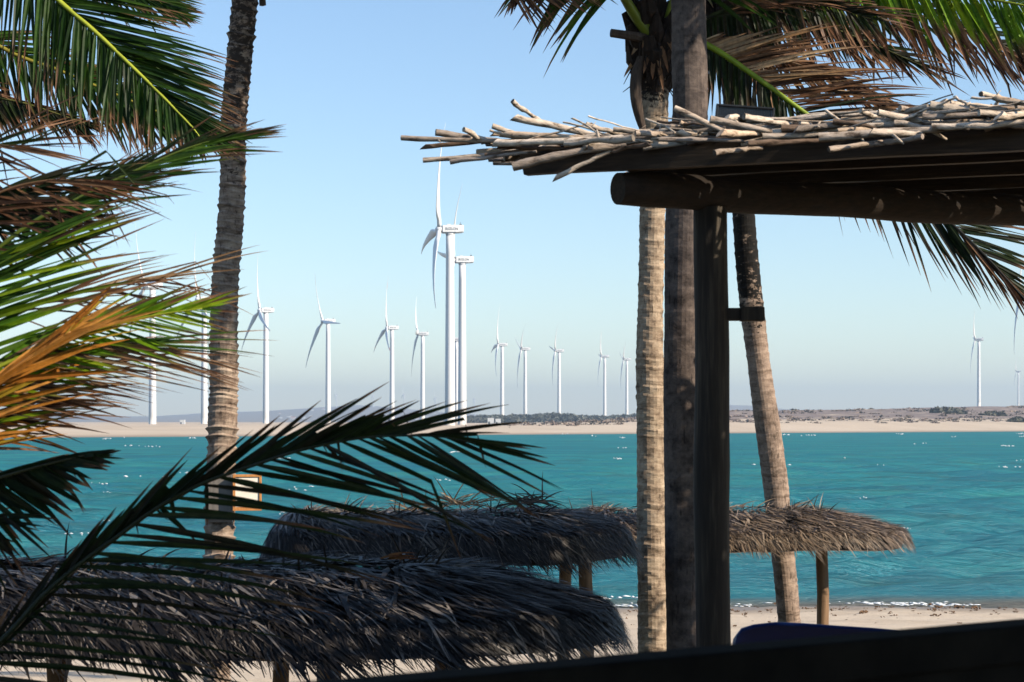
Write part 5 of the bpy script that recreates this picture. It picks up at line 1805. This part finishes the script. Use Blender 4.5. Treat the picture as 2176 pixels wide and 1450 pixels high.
def stick_mesh(p0, p1, r, rr):
    m2 = MB()
    n = 8
    ax = (p1 - p0)
    L = ax.length
    per = Vector((rr.gauss(0, 1), rr.gauss(0, 1), rr.gauss(0, 1)))
    per = (per - ax * (per.dot(ax) / (L * L)))
    per.normalize()
    bow = L * rr.uniform(-0.03, 0.03)
    knot = rr.uniform(0.2, 0.8)
    pts, rs = [], []
    c = rr.choice(SC)
    f = rr.uniform(0.8, 1.15)
    if rr.random() < 0.16:
        c = (0.17, 0.115, 0.08)
    c = tuple(x * f for x in c)
    nz = rr.uniform(0, 50)
    for i in range(n + 1):
        t = i / n
        pts.append(p0 + ax * t + per * (bow * math.sin(math.pi * t) + 0.014 * mnoise.noise(Vector((t * 4, nz, 0)))))
        rs.append(r * (1 + 0.22 * mnoise.noise(Vector((t * 5, nz, 3))) + (0.16 if abs(t - knot) < 0.07 else 0)) * (1 - 0.38 * t))
    m2.tube(pts, rs, 9, c, False, 0.10, rr)
    if rr.random() < 0.4:        # stub of a side twig
        q = rr.randint(2, 6)
        dd = (per * rr.choice((-1, 1)) + ax.normalized() * rr.uniform(0.4, 1.2)).normalized()
        tl = rr.uniform(0.02, 0.09)
        k0 = len(m2.v)
        m2.tube([pts[q], pts[q] + dd * (r + tl * 0.5), pts[q] + dd * (r + tl)], [r * 0.5, r * 0.38, r * 0.26], 6, c, True, 0.08, rr)
    # sawn or axe-cut ends, with their own darker end grain
    slant = rr.random() < 0.4
    for end, sg in ((0, -1), (n, 1)):
        ring = [Vector(m2.v[end * 9 + k]) for k in range(9)]
        if slant:
            sh = r * rr.uniform(1.2, 3.2)
            ctr = sum(ring, Vector()) / 9
            for k in range(9):
                q = (ring[k] - ctr).z / max(1e-5, r)
                ring[k] = ring[k] + ax.normalized() * sg * sh * -q * 0.5
                m2.v[end * 9 + k] = tuple(ring[k])
        dk = rr.choice((0.25, 0.4, 0.9, 1.1))
        ce = tuple(x * dk for x in c)
        ids = [m2.vert(p, ce) for p in ring]
        m2.f.append(tuple(reversed(ids)) if sg > 0 else tuple(ids))
    return m2


rr = random.Random(61)
for (x0_, y0_, x1_, y1_, dia, off) in ST:
    Za, Zb_ = plank_Z(x0_) + off - 0.04, plank_Z(x1_) + off + rr.uniform(0, 0.25)
    stick_mesh(W(x0_, y0_, Za), W(x1_, y1_, Zb_), dia * 0.43 * Za / F, rr).build('stick', STICK, tP, smooth=True)
nst = len(ST)
# the remaining sticks laid over the roof
mb = MB()


def add_stick(p0, p1, r):
    for p in (p0, p1):
        px_, py_ = CX + p.x / p.y * F, HY - (p.z - r - CAMZ) / p.y * F
        if px_ < 2500 and (py_ > (428 + (px_ - 1310) * 0.0554 if px_ > 1315 else 352) or px_ < 1010):
            return          # the roof stops over the log beam
    m2 = stick_mesh(p0, p1, r, rr)
    k = len(mb.v)
    mb.v += m2.v
    mb.c += m2.c
    mb.f += [tuple(i + k for i in f) for f in m2.f]


for k in range(4600):
    s = rr.uniform(-0.15, 6.8)
    off = rr.uniform(0.05, 5.8)
    a = rr.gauss(0, 0.22)
    L = rr.uniform(0.5, 1.3)
    d = PD * math.cos(a) + PN * math.sin(a)
    z = PZ + 0.165 + rr.choice([0.0, 0.0, 0.02, 0.035]) + 0.018 * max(0, s - 1.0)
    p = P0 + PD * s + PN * off + Vector((0, 0, z))
    dz = rr.gauss(0, 0.02)
    add_stick(p - d * L / 2 - Vector((0, 0, dz)), p + d * L / 2 + Vector((0, 0, dz)), rr.uniform(0.012, 0.026))
# fill along the front edge
for k in range(30):
    s = rr.uniform(0.1, 3.0)
    a = rr.gauss(0, 0.12)
    L = rr.uniform(0.25, 0.7)
    d = PD * math.cos(a) + PN * math.sin(a)
    p = P0 + PD * s + PN * rr.uniform(-0.06, 0.12) + Vector((0, 0, PZ + rr.uniform(0.13, 0.20 + 0.018 * s)))
    dz = rr.gauss(0, 0.018)
    add_stick(p - d * L / 2 - Vector((0, 0, dz)), p + d * L / 2 + Vector((0, 0, dz)), rr.uniform(0.012, 0.022))
for k in range(60):
    s = rr.uniform(-0.3, 3.0)
    a = rr.gauss(0, 0.25)
    L = rr.uniform(0.15, 0.5)
    d = PD * math.cos(a) + PN * math.sin(a)
    p = P0 + PD * s + PN * rr.uniform(-0.1, 0.1) + Vector((0, 0, PZ + rr.uniform(0.15, 0.22 + 0.02 * s)))
    dz = rr.gauss(0.01, 0.03)
    add_stick(p - d * L / 2 + Vector((0, 0, dz)), p + d * L / 2 - Vector((0, 0, dz)), rr.uniform(0.004, 0.009))
# roof wing added out of view on the right, to shade the nearest hut
for k in range(420):
    x = rr.uniform(2.9, 6.5)
    y = rr.uniform(6.0, 10.2)
    if x < 0.262 * y + 0.45:
        continue
    a = rr.gauss(0.1, 0.25)
    L = rr.uniform(0.6, 1.4)
    d = Vector((math.cos(a), math.sin(a), 0))
    p = Vector((x, y, PZ + 0.2 + rr.choice([0, 0.03, 0.06])))
    if (p - d * L / 2).x < 0.262 * y + 0.15:
        continue
    add_stick(p - d * L / 2, p + d * L / 2, rr.uniform(0.014, 0.028))
o = mb.build('stick_layer', STICK, tP, smooth=True)
o['kind'] = 'stuff'

# floodlight on the roof edge
Zf = plank_Z(1580) + 0.04
t = thing('floodlight', W(1583, 256, Zf), 'black ribbed floodlight lying on the stick roof beside the palm trunks', 'lamp')
cf = W(1583, 240, Zf)
Mf = Matrix.Translation(cf) @ Matrix.Rotation(rad(-3), 4, 'Z') @ Matrix.Rotation(rad(4.5), 4, 'Y')
lw, lh = 0.157, 0.036
mb = MB()
mb.box((-lw, -0.02, lh - .010), (lw, 0.05, lh), None, Mf)
mb.box((-lw, -0.02, -lh), (lw, 0.05, -lh + .010), None, Mf)
mb.box((-lw, -0.02, -lh + .010), (-lw + .012, 0.05, lh - .010), None, Mf)
mb.box((lw - .012, -0.02, -lh + .010), (lw, 0.05, lh - .010), None, Mf)
mb.build('housing', BLACKMETAL, t, bevel=0.002)
mb = MB()
mb.box((-lw + .013, 0.004, -lh + .011), (lw - .013, 0.012, lh - .011), None, Mf)
mb.build('lens', LENS, t)
mb = MB()
for k in range(30):
    x = lerp(-lw + .02, lw - .02, k / 29)
    mb.box((x - .0022, -0.012, -lh + .012), (x + .0022, 0.003, lh - .012), None, Mf)
mb.build('grille', BLACKMETAL, t)
mb = MB()
mb.tube([Mf @ Vector((-lw * .6, 0.03, -lh - .001)), Mf @ Vector((-lw * .6, 0.05, -lh - .05))], 0.01, 6)
mb.tube([Mf @ Vector((lw * .6, 0.03, -lh - .001)), Mf @ Vector((lw * .6, 0.05, -lh - .05))], 0.01, 6)
mb.build('bracket', BLACKMETAL, t)

# ------------------------------------------------------------------ blue plastic hull behind the rail
ZBl = 8.6
prof = [(1556, 1420), (1559, 1372), (1563, 1348), (1574, 1334), (1600, 1326), (1645, 1321), (1700, 1323), (1770, 1328), (1850, 1333), (1920, 1339), (2010, 1352), (2120, 1372), (2240, 1400)]
t0_ = W(1800, 1450, ZBl)
mb = MB()
rows_ = []
for j in range(9):
    q = j / 8
    ring = []
    for k, (px_, py_) in enumerate(prof):
        p = W(px_, py_, ZBl)
        p.y = ZBl - 0.02 + 0.9 * q
        low = sand_z(p.x, p.y) + 0.05
        hump = math.sin(math.pi * (0.5 + 0.5 * q))
        p.z = lerp(low, p.z, 0.25 + 0.75 * hump) if q > 0 else p.z
        ring.append(mb.vert(p))
    rows_.append(ring)
for a, b in zip(rows_, rows_[1:]):
    for k in range(len(prof) - 1):
        mb.f.append((a[k], a[k + 1], b[k + 1], b[k]))
# front skirt with a rolled rim
fr = []
for dz, dy in ((0.0, -0.02), (-0.004, -0.032), (-0.014, -0.03), (-0.02, -0.012), (-0.25, 0.0), (-1.2, 0.03)):
    fr.append([mb.vert((mb.v[i][0], mb.v[i][1] + dy, mb.v[i][2] + dz)) for i in rows_[0]])
for a, b in zip([rows_[0]] + fr, fr):
    for k in range(len(prof) - 1):
        mb.f.append((a[k + 1], a[k], b[k], b[k + 1]))
o = mb.build('upturned_boat', BLUE, None, smooth=True, base=Vector((t0_.x, ZBl + 0.4, 1.2)))
tag(o, 'dark blue smooth plastic hull showing just above the black railing, right of the pergola post', 'boat')

# ------------------------------------------------------------------ veranda the photograph is taken from
FLZ = 2.45
tV = thing('veranda', (0.4, 3.2, FLZ), 'black solid veranda railing running across the bottom of the photo', 'veranda')
ra, rb_ = Vector((-0.255, 3.0)), Vector((1.0, 3.9))
rd = (rb_ - ra).normalized()
A_, B_ = ra - rd * 3.2, ra + rd * 5.2
RZ = CAMZ - 0.392 - 0.004


def railbox(mb, a, b, z0, z1, th):
    d = (b - a).normalized()
    nrm = Vector((d.y, -d.x))
    ids = []
    for z in (z0, z1):
        for p in (a - nrm * th, b - nrm * th, b + nrm * th, a + nrm * th):
            ids.append(mb.vert((p.x, p.y, z)))
    for q in ((3, 2, 1, 0), (4, 5, 6, 7), (0, 1, 5, 4), (1, 2, 6, 5), (2, 3, 7, 6), (3, 0, 4, 7)):
        mb.f.append(tuple(ids[k] for k in q))


mb = MB()
railbox(mb, A_, B_, RZ - 0.075, RZ, 0.05)
mb.build('handrail', RAIL, tV, bevel=0.008)
for k in range(5):
    mb = MB()
    z1 = RZ - 0.079 - k * 0.245
    railbox(mb, A_, B_, z1 - 0.240, z1, 0.018 if k % 2 else 0.021)
    mb.build('rail_board', RAIL, tV)
mb = MB()
nv = Vector((-rd.y, rd.x))
q0, q1 = A_ - nv * 0.06, B_ - nv * 0.06
pts = [(A_ + nv * 0.05), (B_ + nv * 0.05), Vector((7.0, -4.0)), Vector((-5.0, -4.0))]
lo_ = [mb.vert((p.x, p.y, FLZ - 0.12)) for p in pts]
hi_ = [mb.vert((p.x, p.y, FLZ)) for p in pts]
mb.f += [tuple(hi_), tuple(reversed(lo_))] + [(lo_[k], lo_[(k + 1) % 4], hi_[(k + 1) % 4], hi_[k]) for k in range(4)]
mb.build('floor_deck', ROOFDARK, tV)
mb = MB()
mb.box((-5.5, -5.0, 6.02), (7.5, 5.9, 6.14))  # unseen roof, put in and sized to shade the railing and near frond
for x in [-5 + 0.9 * k for k in range(14)]:
    mb.box((x - .04, -4.9, 5.90), (x + .04, 5.86, 6.017))
mb.build('roof', ROOFDARK, tV)
for x, y in ((-5.2, 5.7), (7.2, 5.7), (7.2, 0.0), (-5.2, 0.0)):
    mb = MB()
    mb.box((x - .08, y - .08, sand_z(x, y) - 0.2), (x + .08, y + .08, 5.897))
    mb.build('roof_post', POSTWOOD, tV)

# ------------------------------------------------------------------ sea haze
mb = MB()
mb.box((-7500, -60, -6.0), (7500, 11000, 190.0))
m, nt, out = nodemat('sea haze')
pv = N(nt, 'ShaderNodeVolumePrincipled')
pv.inputs['Color'].default_value = (0.70, 0.85, 1.0, 1)
pv.inputs['Density'].default_value = 1.5e-4
pv.inputs['Anisotropy'].default_value = 0.2
nt.links.new(pv.outputs[0], out.inputs['Volume'])
o = mb.build('haze', m)
tag(o, kind='stuff', label='pale blue sea haze filling the air over the bay', cat='haze')
o.display_type = 'WIRE'
